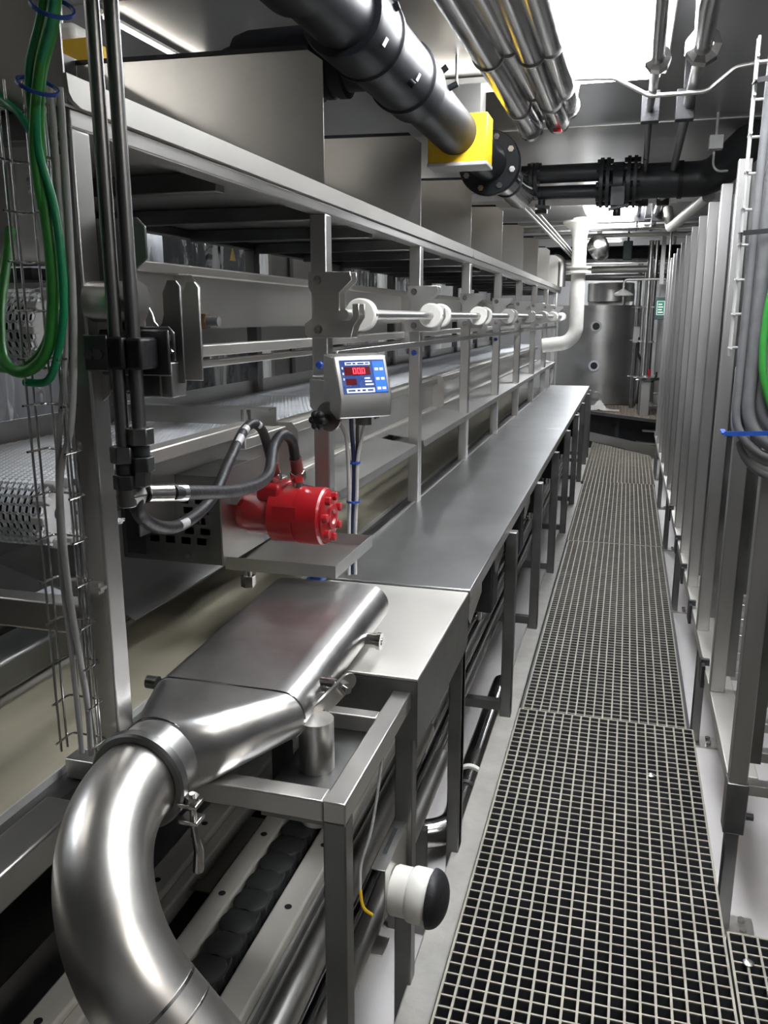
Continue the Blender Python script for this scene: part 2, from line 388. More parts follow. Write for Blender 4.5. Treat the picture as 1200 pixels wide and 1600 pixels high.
# roller shaft with white wheels resting in the hooks
sh = thing('roller_shaft', 'long steel shaft carrying white plastic wheels in the hook brackets', 'shaft', (-.80, 2.4, 1.637))
MB().cyl((-.80, YP[1] - .03, 1.637), (-.80, YP[-1] + .1, 1.637), .0165, 18).to('shaft', M_BRUSH, sh)
for k in range(1, 9):
    for dy in ((.10,) if k == 1 else (-.075, .10)):
        y = YP[k] + dy + (.025 if k == 1 else 0)
        pr = [(.018, 0), (.046, 0), (.05, .004), (.05, .034), (.046, .038), (.018, .038)]
        wv = MB().lathe((-.80, y, 1.637), (0, 1, 0), pr, 36).to('wheel', M_WHITEPL, sh, smooth=35)
        MB().lathe((-.80, y + .01, 1.637 + .0495), (0, 0, 1), [(.004, 0), (.004, .002)], 10).cyl((-.7505, y + .019, 1.637), (-.7485, y + .019, 1.637), .005, 10).to('grub_screw', M_DARKSHADE, wv)

# ------------------------------------------------------------------ belts
def hexbelt(path, x0, x1, pw, pl, th):
    """modular belt with rounded holes along a path in the yz-plane"""
    mb = MB(); bm = mb.bm
    L = [0]
    for a, b in zip(path, path[1:]): L.append(L[-1] + (V(b) - V(a)).length)
    def at(s):
        s = max(0, min(L[-1] - 1e-6, s)); i = 0
        while L[i + 1] < s: i += 1
        a, b = V(path[i]), V(path[i + 1]); f = (s - L[i]) / (L[i + 1] - L[i])
        d = (b - a).normalized(); return a.lerp(b, f), V((0, -d.z, d.y))
    nr = int(L[-1] / (pl * .75)); nc = int((x1 - x0) / pw)
    cache = {}
    def vert(u, s, lay):
        k = (round(u, 5), round(s, 5), lay)
        if k not in cache:
            p, n = at(s); q = p + n * (th * lay)
            cache[k] = bm.verts.new((u, q.y, q.z))
        return cache[k]
    for r in range(nr):
        s = (r + .67) * pl * .75
        for c in range(nc):
            u = x0 + (c + .5 + (.5 if r % 2 else 0)) * pw
            if u > x1 - pw * .3: continue
            O = [(0, .5), (.5, .25), (.5, -.25), (0, -.5), (-.5, -.25), (-.5, .25)]
            I = [(0, .40), (.33, .22), (.33, -.22), (0, -.40), (-.33, -.22), (-.33, .22)]
            for k in range(6):
                j = (k + 1) % 6
                o0, o1, i0, i1 = [(u + a * pw, s + b * pl) for a, b in (O[k], O[j], I[k], I[j])]
                T = [vert(*o0, 1), vert(*o1, 1), vert(*i1, 1), vert(*i0, 1)]
                try:
                    bm.faces.new(T)
                    bm.faces.new([vert(*i0, 1), vert(*i1, 1), vert(*i1, 0), vert(*i0, 0)])
                except ValueError: pass
    return mb
def nose_path(yc, zc, r, yend):
    p = [(0, yend, zc + r)] + [(0, yc - r * math.sin(a), zc + r * math.cos(a)) for a in [PI * k / 22 for k in range(23)]] + [(0, yc + .25, zc - r)]
    return p
def conveyor(name, label, yc, zc, r, xl, xr, yend, rails, plate, ends):
    t_ = thing(name, label, 'conveyor', ((xl + xr) / 2, yc, zc - r))
    hexbelt([(x, y, z) for x, y, z in nose_path(yc, zc, r, 3.4)], xl, xr, .0160, .0255, .006).to('mesh_belt', M_BELTG, t_, smooth=30)
    MB().box(xl, xr, 3.4, yend, zc + r - .012, zc + r + .002).to('belt_run', M_BELTG, t_)
    d = MB().cyl((xl + .005, yc, zc), (xr - .03, yc, zc), r - .012, 28); d.to('nose_roller', M_CAST, t_)
    e = MB()
    for k in range(10):
        a = 2 * PI * k / 10
        c = V((xr - .012, yc + math.cos(a) * (r - .006), zc + math.sin(a) * (r - .006)))
        e.bar(c + V((-.016, 0, 0)), c + V((.016, 0, 0)), .016, .02, up=(0, math.cos(a), math.sin(a)))
    e.ring((xr - .02, yc, zc), (1, 0, 0), r * .2, r - .016, .006)
    e.to('edge_sprocket', M_GREYL, t_, bev=.002, seg=1)
    for (x, z0, z1, a, b, dep) in rails: MB().box(x - dep, x, a, b, z0, z1).to('side_rail', M_COVER, t_, bev=.004)
    x, z0, z1, a, b = plate
    MB().box(x - .004, x, a, b, z0, z1).to('side_plate', M_STEEL, t_)
    MB().box(xl - .03, xl - .026, a, b, z0 - .1, zc + r + .055).to('side_plate', M_STEEL, t_)
    for y in ends:
        s = MB(); s.prism([(x + .001, y, z1 - .002), (x + .05, y, z1 - .002), (x + .072, y, z1 - .03), (x + .072, y, z0 - .07), (x + .03, y, z0 - .125), (x + .001, y, z0 - .125)], (0, .004, 0))
        s.to('stiffener', M_STEEL, t_)
    return t_
uc = conveyor('upper_conveyor', 'upper mesh belt conveyor with rounded nose and deep steel side plate', 1.50, 1.605, .082, -1.75, -1.125, 10.9,
    [(-1.10, 1.735, 1.760, 1.55, 10.9, .05), (-1.10, 1.525, 1.557, 2.05, 10.9, .045), (-1.13, 1.492, 1.512, 1.9, 10.9, .03)],
    (-1.118, 1.60, 1.735, 1.62, 10.9), (1.955, 4.2, 6.5))
MB().cyl((-1.16, 1.935, 1.62), (-.985, 1.935, 1.62), .012, 14).to('adjuster_rod', M_GREYC, uc)
MB().nut((-1.045, 1.935, 1.62), (1, 0, 0), .022, .016).nut((-1.028, 1.935, 1.62), (1, 0, 0), .02, .012).to('adjuster_nut', M_RUST, uc)['label'] = 'rusty nut on the adjuster rod'
lc = conveyor('lower_conveyor', 'lower mesh belt conveyor whose pale rounded nose sits below the upper one', 1.47, 1.222, .072, -1.62, -1.13, 10.9,
    [(-1.06, 1.290, 1.325, 1.62, 2.28, .05), (-1.10, 1.235, 1.27, 2.30, 10.9, .05), (-1.10, 1.065, 1.098, 2.0, 10.9, .05)],
    (-1.13, 1.10, 1.285, 1.75, 10.9), (2.62, 5.0))
# drip chute plate across the lower belt
ch = thing('drip_chute', 'shallow steel chute lying across the lower mesh belt', 'chute', (-1.3, 2.2, 1.29))
MB().box(-1.56, -1.02, 2.35, 2.356, 1.305, 1.36).box(-1.56, -1.02, 2.30, 2.356, 1.358, 1.363).to('chute_plate', M_STEEL, ch)
MB().cyl((-1.12, 2.36, 1.30), (-1.12, 2.36, 1.36), .02, 16).to('spacer', M_POLISH, ch)
wn = thing('wing_bolt', 'small white wing bolt on the edge of the lower guard plate', 'bolt', (-1.64, 2.45, 1.36))
MB().cyl((-1.645, 2.45, 1.345), (-1.645, 2.45, 1.40), .014, 12).to('stem', M_WHITEPL, wn)
MB().tube(spline([(-1.645, 2.435, 1.38), (-1.645, 2.405, 1.395), (-1.645, 2.395, 1.365), (-1.645, 2.43, 1.355)]), .004, 8).tube(spline([(-1.645, 2.465, 1.38), (-1.645, 2.495, 1.395), (-1.645, 2.505, 1.365), (-1.645, 2.47, 1.355)]), .004, 8).to('wing', M_WHITEPL, wn)

# bottom product belt
bb = thing('product_belt', 'wide worn beige product belt running beside the bench', 'conveyor', (-1.3, 1.0, .5))
MB().box(-1.62, -1.04, -.4, 10.9, .735, .745).to('belt', M_BELTB, bb)
MB().box(-1.04, -1.036, -.4, 10.9, .70, .752).to('belt_edge', M_GREYL, bb)
MB().box(-1.036, -.985, .1, 10.9, .70, .735).to('belt_gutter', M_DARKSHADE, bb)
MB().box(-.985, -.905, -.3, 1.16, .70, .765).to('side_channel', M_STEEL, bb, bev=.006)
MB().box(-.985, -.90, 1.27, 10.9, .70, .765).to('side_channel', M_DARKSHADE, bb, bev=.006)
MB().box(-1.72, -1.64, -.4, 10.9, .62, .80).to('side_channel', M_DARKSHADE, bb, bev=.006)
for y in (-.2, 1.8, 3.8, 5.8, 7.8, 9.8):
    MB().box(-1.70, -1.65, y, y + .05, ZF, .62).to('leg', M_DARKSHADE, bb); MB().box(-.98, -.93, y + .35, y + .40, ZF, .70).to('leg', M_DARKSHADE, bb)
# frames under the lower belt on the left
cb = thing('cross_tube', 'heavy square steel cross tube left of the first post', 'beam', (-1.3, 1.3, 1.04))
MB().box(-1.66, -.912, 1.27, 1.32, 1.04, 1.10).to('tube', M_STEEL, cb, bev=.005)
for i, (a, b, c, d) in enumerate(((-1.58, -1.50, .80, .86), (-1.42, -1.30, .80, .88))):
    solo(MB().box(a, b, -.1, 3.2, c, d), 'long_beam', M_DARKSHADE, ['dark long beam above the product belt, outer one', 'dark long beam above the product belt, inner one'][i], 'beam', bev=.01)
# catch tray below lower belt
ct = thing('catch_tray', 'bent steel catch tray hanging over the product belt', 'tray', (-1.2, 1.3, .90))
MB().prism([(-1.6, 1.76, 1.0), (-1.26, 1.76, .90), (-1.235, 1.76, .905), (-1.17, 1.76, .875), (-1.17, 1.76, .872), (-1.237, 1.76, .90), (-1.26, 1.76, .896), (-1.6, 1.76, .996)], (0, 1.7, 0)).to('tray', M_BRUSH, ct)
MB().box(-1.62, -1.60, 1.33, 3.3, .99, 1.10).to('hanger', M_DARKSHADE, ct)

# ------------------------------------------------------------------ red hydraulic motor, its guard box and tray
mo = thing('hydraulic_motor', 'red hydraulic motor lying over the steel drip tray', 'motor', (-.88, 2.05, 1.01))
A = V((-1.03, 2.05, 1.108)); X = V((1, 0, 0))
MB().lathe(A, X, [(.045, .01), (.048, .03), (.055, .05), (.060, .06), (.060, .115), (.068, .13), (.076, .135), (.076, .205), (.074, .206), (.074, .209), (.078, .21), (.078, .275), (.074, .281)], 40).to('body', M_RED, mo, smooth=30)
MB().prism([(-1.045, 1.95, 1.14), (-1.045, 2.0, 1.19), (-1.045, 2.10, 1.19), (-1.045, 2.15, 1.14), (-1.045, 2.15, 1.075), (-1.045, 2.10, 1.03), (-1.045, 2.0, 1.03), (-1.045, 1.95, 1.075)], (.018, 0, 0)).to('flange', M_RED, mo, bev=.004)
MB().box(-.935, -.865, 2.0, 2.10, 1.15, 1.196).to('port_block', M_RED, mo, bev=.012, seg=3)
e = MB().lathe(A, X, [(.07, .280), (.07, .288), (.034, .292), (.034, .300), (.02, .300), (.016, .294)], 36)
e.to('end_cap', M_RED, mo, smooth=30)
for k in range(7):
    a = 2 * PI * k / 7 + .3
    MB().nut(A + V((.284, .056 * math.cos(a), .056 * math.sin(a))), X, .0125, .02).to('bolt', M_RED, mo, bev=.002)
MB().box(-.842, -.8415, 1.973, 1.98, 1.10, 1.14).box(-.875, -.81, 1.9725, 1.974, 1.105, 1.145).to('name_plate', M_RED, mo)
MB().nut((-.985, 2.0, 1.15), (0, -1, .3), .018, .025).to('bolt', M_POLISH, mo)
gb = thing('guard_box', 'slotted dark steel guard box left of the red motor', 'guard', (-1.15, 1.93, .99))
g = MB(); x0, x1, yy = -1.30, -1.0, 1.925
rows = [1.158, 1.130, 1.102, 1.074, 1.046]
g.box(x0, x1, yy, yy + .003, 1.167, 1.225); g.box(x0, x1, yy, yy + .003, .985, 1.037)
for i, z in enumerate(rows):
    g.box(x0, x1, yy, yy + .003, z - .018, z - .009) if i < 4 else None
    xs = [-1.215 + .047 * k + (.012 if i % 2 else 0) for k in range(4)]
    c = x0
    for x in xs + [x1]:
        g.box(c, x, yy, yy + .003, z - .009, z + .010); c = x + .028
g.to('front_plate', M_DARKSHADE, gb)
MB().box(x0, x1, yy + .003, yy + .26, 1.222, 1.225).box(x0, x1, yy + .003, yy + .26, .985, .988).box(x0 , x0 + .003, yy + .003, yy + .26, .985, 1.225).box(x0, x1, yy + .257, yy + .26, .988, 1.222).to('casing', M_DARKSHADE, gb)
MB().box(-1.0, -.996, yy - .004, yy + .26, .985, 1.24).to('motor_plate', M_STEEL, gb)
MB().nut((-1.10, yy - .006, 1.005), (0, 1, 0), .008, .006).to('bolt', M_POLISH, gb)
MB().box(-1.285, -1.23, yy - .004, yy, 1.0, 1.18).to('hinge_strip', M_CAST, gb)
tr = thing('drip_tray', 'shallow steel drip tray under the red motor', 'tray', (-.85, 2.1, .96))
MB().box(-1.0, -.69, 1.94, 2.26, .972, .975).to('tray_floor', M_STEEL, tr)
MB().box(-1.0, -.69, 1.937, 1.94, .972, 1.006).box(-.69, -.687, 1.937, 2.263, .972, 1.006).box(-.995, -.69, 2.26, 2.263, .972, 1.006).to('rim', M_BRUSH, tr)
for x, y in ((-.955, 1.98), (-.93, 2.2)):
    MB().cyl((x, y, .972), (x, y, .945), .012, 14).nut((x, y, .945), (0, 0, -1), .02, .03).to('drain_stub', M_POLISH, tr)

# hydraulic tubes and hoses
for i, (x, y, zb) in enumerate(((-.790, 1.19, 1.395), (-.764, 1.20, 1.425))):
    r = thing('hydraulic_tube', ['dark upright hydraulic tube, left one of the pair beside the first post', 'dark upright hydraulic tube, right one of the pair beside the first post'][i], 'tube', (x, y, zb))
    MB().cyl((x, y, zb), (x, y, ZC), .0115, 16).to('pipe', M_TUBE, r)
    MB().nut((x, y, zb), (0, 0, 1), .023, .028).to('union_nut', M_DARKSHADE, r, bev=.002)
    MB().cyl((x, y, zb - .02), (x, y, zb), .015, 14).nut((x, y, zb - .045), (0, 0, 1), .021, .025).to('union_body', M_CAST, r, bev=.002)
h1 = [(-.79, 1.19, 1.338), (-.772, 1.22, 1.338), (-.745, 1.30, 1.325), (-.762, 1.55, 1.278), (-.795, 1.77, 1.265), (-.835, 1.9, 1.31), (-.832, 1.95, 1.338), (-.826, 2.0, 1.318), (-.828, 2.03, 1.262)]
h2 = [(-.775, 1.21, 1.36), (-.788, 1.215, 1.31), (-.803, 1.29, 1.262), (-.824, 1.42, 1.232), (-.853, 1.6, 1.243), (-.881, 1.75, 1.302), (-.905, 1.88, 1.352), (-.901, 1.93, 1.367), (-.897, 1.97, 1.349), (-.897, 2.0, 1.312), (-.896, 2.03, 1.245)]
ho = thing('hydraulic_hose', 'black hydraulic hose rising and bending down to the right port of the red motor', 'hose', (-.9, 1.7, 1.2))
sp = spline(h1, 8)
MB().tube(sp[14:], .0135, 14).to('hose', M_RUBBER, ho)
MB().tube([h1[1], h1[2]], .0165, 18).to('ferrule', M_POLISH, ho)
MB().nut((-.79, 1.19, 1.338), (.3, 1, 0), .019, .03).lathe((-.79, 1.19, 1.338), (0, 0, 1), [(.015, -.018), (.018, 0), (.014, .03)], 12).to('elbow_fitting', M_DARKSHADE, ho, bev=.002)
d = (V(sp[-1]) - V(sp[-5])).normalized()
MB().cyl(V(sp[-1]) - d * .005, V(sp[-1]) + d * .04, .0165, 16).to('sleeve', M_BROWN, ho)
MB().nut(V(sp[-1]) + d * .036, d, .022, .028).cyl(V(sp[-1]) + d * .06, (-.83, 2.05, 1.17), .0135, 12).to('end_fitting', M_POLISH, ho, bev=.002)
ho = thing('hydraulic_hose', 'black hydraulic hose looping low and arching up to the left port of the red motor', 'hose', (-.92, 1.7, 1.17))
sp = spline(h2, 8)
MB().tube(sp[3:], .0125, 14).to('hose', M_RUBBER, ho)
for a in (45, 49, 24, 60):
    MB().tube([V(p) + V((.0035, -.0035, .0015)) for p in sp[a - 1:a + 2]], .0105, 12).to('printed_mark', M_GREYL, ho)
MB().nut((-.768, 1.203, 1.385), (-.1, 0, -1), .018, .03).to('swivel_nut', M_DARKSHADE, ho, bev=.002)
d = (V(sp[-1]) - V(sp[-5])).normalized()
MB().cyl(V(sp[-1]) - d * .005, V(sp[-1]) + d * .03, .0175, 16).to('sleeve', M_BROWN, ho)
MB().nut(V(sp[-1]) + d * .026, d, .02, .022).cyl(V(sp[-1]) + d * .045, (-.90, 2.05, 1.18), .0125, 12).to('end_fitting', M_POLISH, ho, bev=.002)
cl = thing('tube_clamp', 'dark clamp block holding the two hydraulic tubes', 'clamp', (-.775, 1.2, 1.545))
MB().box(-.797, -.768, 1.172, 1.225, 1.548, 1.60).to('block', M_RUBBER, cl, bev=.005)
MB().box(-.767, -.738, 1.178, 1.231, 1.548, 1.598).to('block', M_RUBBER, cl, bev=.005)
MB().box(-.842, -.798, 1.176, 1.181, 1.545, 1.603).to('cover_plate', M_DARKSHADE, cl, bev=.003)
MB().box(-.85, -.72, 1.232, 1.238, 1.535, 1.61).to('mount_plate', M_DARKSHADE, cl, bev=.003)
MB().prism([(-.80, 1.242, 1.50), (-.745, 1.242, 1.50), (-.745, 1.242, 1.56), (-.715, 1.242, 1.56), (-.715, 1.242, 1.605), (-.725, 1.242, 1.615), (-.80, 1.242, 1.615)], (0, .005, 0)).to('slotted_plate', M_DARKSHADE, cl, bev=.002)
MB().box(-.748, -.722, 1.2405, 1.2422, 1.592, 1.602).to('slot', M_COVER, cl)
for x, z in ((-.83, 1.572), (-.812, 1.572)): MB().nut((x, 1.170, z), (0, 1, 0), .009, .007).to('bolt', M_POLISH, cl)
for x, z in ((-.735, 1.578), (-.724, 1.575)): MB().nut((x, 1.236, z), (0, 1, 0), .008, .006).to('bolt', M_POLISH, cl)

# ------------------------------------------------------------------ weighing indicator
ci = V((-.742, 2.30, 1.44)); ru = V((.707, .707, 0)); nn = V((.707, -.707, 0)); up = V((0, 0, 1))
def L(u, w, z): return ci + ru * u + nn * w + up * z
ind = thing('weighing_indicator', 'steel digital weighing indicator with blue keypad and red display', 'indicator', ci - V((0, 0, .1)))
prof = [(-.055, -.05), (.03, -.092), (.052, -.088), (.058, -.030), (.018, .083), (-.05, .088)]
MB().prism([L(-.083, w, z) for w, z in prof], ru * .166).to('housing', M_BRUSH, ind, bev=.004)
ft = (L(0, .018, .083) - L(0, .058, -.03)); Hf = ft.length; ft.normalize(); fn = ru.cross(ft).normalized()
if fn.dot(nn) < 0: fn = -fn
F0 = L(0, .058, -.03)
def Fp(u, t, o): return F0 + ru * (u * 1.1) + ft * t + fn * o
def patch(mb, u0, u1, t0, t1, o, th=.0008):
    return mb.prism([Fp(u0, t0, o), Fp(u1, t0, o), Fp(u1, t1, o), Fp(u0, t1, o)], fn * th)
kp = patch(MB(), -.063, .066, .010, .108, .0002).to('keypad_film', M_KEYNAVY, ind)
patch(MB(), .031, .064, .014, .103, .0011).to('key_field', M_KEYBLUE, kp)
k_ = MB()
for r_ in range(3):
    for c_ in range(2): patch(k_, .035 + c_ * .0145, .0455 + c_ * .0145, .020 + r_ * .028, .0275 + r_ * .028, .002)
k_.to('key_symbols', M_PRINT, kp)
patch(MB(), -.052, .022, .064, .088, .0011).to('display_window', M_LEDWIN, kp)
patch(MB(), -.052, -.022, .036, .054, .0011).to('small_display', M_LEDWIN, kp)
sg = MB()
def digit(u0, t0, w, h, segs):
    q = .0022
    R_ = {'a': (0, w, h - q, h), 'g': (0, w, h / 2 - q / 2, h / 2 + q / 2), 'd': (0, w, 0, q), 'f': (0, q, h / 2, h), 'b': (w - q, w, h / 2, h), 'e': (0, q, 0, h / 2), 'c': (w - q, w, 0, h / 2)}
    for s_ in segs:
        a, b, c, d_ = R_[s_]; patch(sg, u0 + a, u0 + b, t0 + c, t0 + d_, .002, .0006)
for k in range(3): digit(-.028 + k * .0125, .0675, .0092, .017, 'abcdef')
patch(sg, -.0055, -.0035, .0668, .0688, .002, .0006)
sg.to('red_digits', M_LED, kp)['label'] = 'glowing red digits 00.0'
pr_ = MB()
patch(pr_, -.048, .024, .093, .102, .0012); patch(pr_, -.054, .027, .013, .026, .0012)
for k in range(3): patch(pr_, -.0585, -.055, .05 + k * .016, .056 + k * .016, .0012)
for k in range(3): patch(pr_, .002, .026 - k * .004, .034 + k * .009, .0385 + k * .009, .0012)
pr_.to('printed_legend', M_PRINT, kp)
lg = MB()
for a, b in ((-.044, -.030), (-.026, -.018), (-.012, .006), (.010, .020)): patch(lg, a, b, .0955, .0995, .0022, .0004)
for a, b in ((-.05, -.03), (-.024, -.016), (-.010, .0), (.006, .022)): patch(lg, a, b, .017, .022, .0022, .0004)
lg.to('legend_marks', M_KEYNAVY, kp)
br = MB().prism([V((-.90, 2.33, 1.452)), V((-.83, 2.27, 1.452)), V((-.80, 2.262, 1.40)), V((-.79, 2.262, 1.345)), V((-.82, 2.27, 1.325)), V((-.90, 2.33, 1.37))], (.004, .004, 0))
br.to('swivel_bracket', M_STEEL, ind)
MB().bar((-.89, 2.365, 1.455), (-.80, 2.34, 1.455), .05, .012).to('support_arm', M_BRUSH, ind, bev=.003)
MB().lathe((-.812, 2.258, 1.352), (-.25, -.95, 0), [(.042, 0), (.044, .004), (.042, .008)], 30).to('swivel_disc', M_DARKSHADE, ind)
kn = MB().cyl((-.822, 2.25, 1.345), (-.831, 2.215, 1.345), .012, 14)
for k in range(6):
    a = 2 * PI * k / 6; kn.sphere(V((-.833, 2.214, 1.345)) + V((.95, -.25, 0)) * .018 * math.cos(a) + up * .018 * math.sin(a), .0115, 12)
kn.lathe((-.831, 2.22, 1.345), (-.25, -.95, 0), [(.016, 0), (.018, .006), (.014, .014)], 18).to('star_knob', M_RUBBER, ind)
MB().cyl(L(.02, .0, -.07), L(.02, .0, -.115), .024, 18).cyl(L(.06, 0, -.08), L(.06, .01, -.10), .008, 10).to('cable_gland', M_DARKSHADE, ind)
for i, (pts, m, rr, lb) in enumerate((
    ([(-.80, 2.28, 1.33), (-.785, 2.275, 1.325), (-.772, 2.285, 1.29), (-.775, 2.31, 1.22), (-.776, 2.32, 1.12), (-.783, 2.335, 1.0), (-.79, 2.35, .85)], M_GREYL, .006, 'light grey cable bending from the indicator knob down beside the second post'),
    ([L(-.02, 0, -.075), (-.762, 2.305, 1.31), (-.764, 2.33, 1.22), (-.766, 2.335, 1.12), (-.774, 2.345, 1.0), (-.78, 2.36, .85)], M_NAVYC, .0065, 'navy cable hanging from the underside of the indicator'),
    ([L(.03, 0, -.08), (-.735, 2.33, 1.30), (-.752, 2.33, 1.22), (-.757, 2.335, 1.12), (-.766, 2.345, 1.0), (-.772, 2.36, .85)], M_GREYL, .0055, 'light grey cable hanging right of the navy cable under the indicator'),
    ([L(0, .01, -.08), (-.748, 2.318, 1.31), (-.757, 2.34, 1.22), (-.764, 2.348, 1.12), (-.77, 2.36, 1.0), (-.776, 2.372, .85)], M_BLACKC, .005, 'black cable hanging between the other cables under the indicator'))):
    solo(MB().tube(spline(pts, 6), rr, 10), 'indicator_cable', m, lb, 'cable')
for i, z in enumerate((1.205, 1.085)):
    solo(MB().ring((-.766 - i * .002, 2.332 + i * .004, z), (0, 0, 1), .0185, .0215, .006, 18).box(-.766, -.758, 2.308, 2.314, z, z + .006), 'cable_tie', M_BLUE, ['blue cable tie on the indicator cables, upper one', 'blue cable tie on the indicator cables, lower one'][i], 'cable tie')

# ------------------------------------------------------------------ bench
be = thing('work_bench', 'long worn stainless bench beside the conveyor posts', 'bench', (-.64, 2.39, -.05))
for a, b in ((2.395, 6.30), (6.303, 10.44)):
    MB().box(-.876, -.415, a, b, .812, .82).to('bench_top', M_BENCH, be, bev=.002)
MB().box(-.419, -.415, 2.395, 10.44, .775, .812).to('edge_lip', M_BRUSH, be)
MB().box(-.885, -.876, 2.40, 10.44, .77, .826).to('rear_lip', M_BRUSH, be)
LEG = [3.30, 4.38, 5.45, 6.55, 7.65, 8.75, 9.85, 10.37]
for y in LEG:
    MB().box(-.432, -.385, y, y + .05, -.05, .775).to('leg', M_DARKSHADE, be, bev=.004)
    MB().box(-.86, -.432, y + .005, y + .045, .73, .775).to('cross_rail', M_DARKSHADE, be)
    MB().box(-.86, -.432, y + .005, y + .045, -.02, .02).to('low_rail', M_DARKSHADE, be)
MB().box(-.86, -.815, 2.43, 10.4, .72, .77).to('long_rail', M_DARKSHADE, be)
MB().cyl((-.415 + .0, 2.41, .79), (-.414, 2.41, .79), .004).to('rivet', M_DARKSHADE, be)
for y in (2.50, 3.05, 4.0): MB().prism([(-.435, y, .77), (-.435, y + .24, .77), (-.435, y + .24, .70), (-.435, y + .03, .66), (-.435, y, .69)], (-.003, 0, 0)).to('gusset_plate', M_STEEL, be)
cu = struct(MB().box(-.445, -.362, 1.2, 10.5, ZF, -.045), 'trim_3', M_CURB, bev=.005)
# pipes, beams and valve boxes below the bench
for i, (x, z, r_, a, b, m, lb) in enumerate((
    (-.62, .16, .038, 1.32, 9.6, M_PIPEST, 'long steel tube low under the bench, upper of the two'),
    (-.60, .05, .030, 1.1, 9.8, M_PIPEST, 'long steel tube low under the bench, lower of the two'),
    (-.56, .55, .020, 2.5, 10.2, M_PIPEST, 'thin steel tube high under the bench, upper of a pair'),
    (-.53, .47, .020, 2.5, 10.2, M_PIPEST, 'thin steel tube high under the bench, lower of a pair'))):
    solo(MB().cyl((x, a, z), (x, b, z), r_, 18), 'steel_tube', m, lb, 'tube')
wp = thing('waste_pipe', 'steel waste pipe with white collar on the floor beside the curb', 'pipe', (-.52, 2.9, -.2))
MB().tube(fillet([(-1.0, 2.35, -.17), (-.50, 2.62, -.17), (-.50, 3.9, -.17)], .12), .05, 22).to('pipe', M_PIPEST, wp)
MB().ring((-.50, 2.98, -.17), (0, 1, 0), .0505, .056, .02).to('collar', M_WHITEPL, wp)
MB().ring((-.50, 2.86, -.17), (0, 1, 0), .0505, .058, .015).to('hose_clip', M_DARKSHADE, wp)
struct(MB().box(-1.02, -1.0, 2.75, 10.6, ZF, .66), 'trim_4', M_DARKSHADE)
vb0 = thing('valve_box', 'black ribbed valve box under the bench, nearest of the row', 'valve', (-.49, 3.0, .5), 'valve boxes under the bench')
MB().box(-.55, -.44, 3.02, 3.16, .52, .72).to('body', M_RUBBER, vb0, bev=.006)
rb = MB()
for k in range(4): rb.box(-.442, -.436, 3.035 + k * .032, 3.047 + k * .032, .53, .71)
rb.to('ribs', M_CAST, vb0)
MB().cyl((-.50, 3.09, .52), (-.50, 3.09, .47), .02, 14).to('outlet', M_PIPEST, vb0)
for k, y in enumerate((.85, 1.75, 2.85, 3.95, 5.05)):
    dup(vb0, (0, y, 0), 'black ribbed valve box under the bench, %s from the near end' % ORD[k + 1])

# near cover box
cvx = thing('cover_box', 'matt steel cover box at the near end of the bench', 'cover', (-.64, 2.05, .6))
MB().box(-.876, -.418, 1.735, 2.385, .808, .816).to('top', M_COVER, cvx, bev=.003)
MB().box(-.422, -.418, 1.735, 2.385, .64, .808).to('side_plate', M_DARKSHADE, cvx)
MB().box(-.876, -.422, 1.735, 1.739, .66, .808).to('front_plate', M_DARKSHADE, cvx)
MB().box(-.876, -.872, 1.739, 2.385, .66, .808).to('rear_plate', M_DARKSHADE, cvx)
MB().box(-.432, -.422, 2.335, 2.385, -.26, .808).to('leg', M_DARKSHADE, cvx)
MB().box(-.462, -.422, 2.325, 2.375, -.26, .64).to('leg', M_DARKSHADE, cvx, bev=.003)
bc = thing('blue_clip', 'dark blue spring clip between the drip tray and the bench end', 'clip', (-.88, 2.38, .82))
MB().box(-.905, -.865, 2.31, 2.37, .826, .85).to('jaw', M_BLUE, bc, bev=.006)
MB().tube(spline([(-.93, 2.30, .80), (-.91, 2.315, .835), (-.89, 2.33, .85)]), .007, 10).to('lever', M_BLUE, bc)

# ------------------------------------------------------------------ outlet nozzle, elbow, clamp
def oblong(c, hw, hh, n=48, e=None):
    """stadium ring in the xz-plane; hw half width, hh half height"""
    out = []
    for k in range(n):
        a = 2 * PI * k / n; ca, sa = math.cos(a), math.sin(a)
        out.append(V(c) + V(((hw - hh) * (1 if ca > 0 else -1) * min(1, abs(ca) * 6) + hh * ca, 0, hh * sa)))
    return out
nz = thing('outlet_nozzle', 'flat polished steel outlet nozzle widening from the round pipe', 'nozzle', (-.75, 1.5, .82))
R0 = V((-.785, 1.175, .832)); R1 = V((-.735, 1.40, .858)); R2 = V((-.725, 1.98, .898))
rg = []
for f in (0, .12): rg.append(oblong(R0 + V((0, .05 * f / .12 if f else 0, .002)), .0785, .0780))
for k in range(1, 9):
    f = k / 8; rg.append(oblong(R0.lerp(R1, .2 + .8 * f), .0785 + (.168 - .0785) * f, .078 + (.052 - .078) * f))
rg.append(oblong(R2, .168, .052)); rg.append(oblong(R2, .160, .044)); rg.append(oblong(R2.lerp(R1, .45), .160, .044))
MB().rings(rg).to('body', M_NOZZLE, nz, smooth=24)
ws = MB()
ws.tube([p + V((0, 0, .0)) for p in oblong(R1 + V((0, .004, 0)), .1685, .0525)] , .0022, 6); ws.tube(oblong(R0 + V((0, .055, .003)), .0795, .079), .0022, 6)
ws.to('weld_seam', M_PIPEST, nz)
MB().cyl((-.562, 1.80, .872), (-.530, 1.80, .872), .018, 20).ring((-.534, 1.80, .872), (1, 0, 0), .010, .021, .010).to('side_socket', M_POLISH, nz)
MB().cyl((-.90, 1.42, .885), (-.925, 1.42, .885), .014, 14).to('side_lug', M_DARKSHADE, nz)
tb = thing('mounting_tab', 'slotted steel tab bolted between the nozzle and the round post', 'tab', (-.55, 1.47, .86))
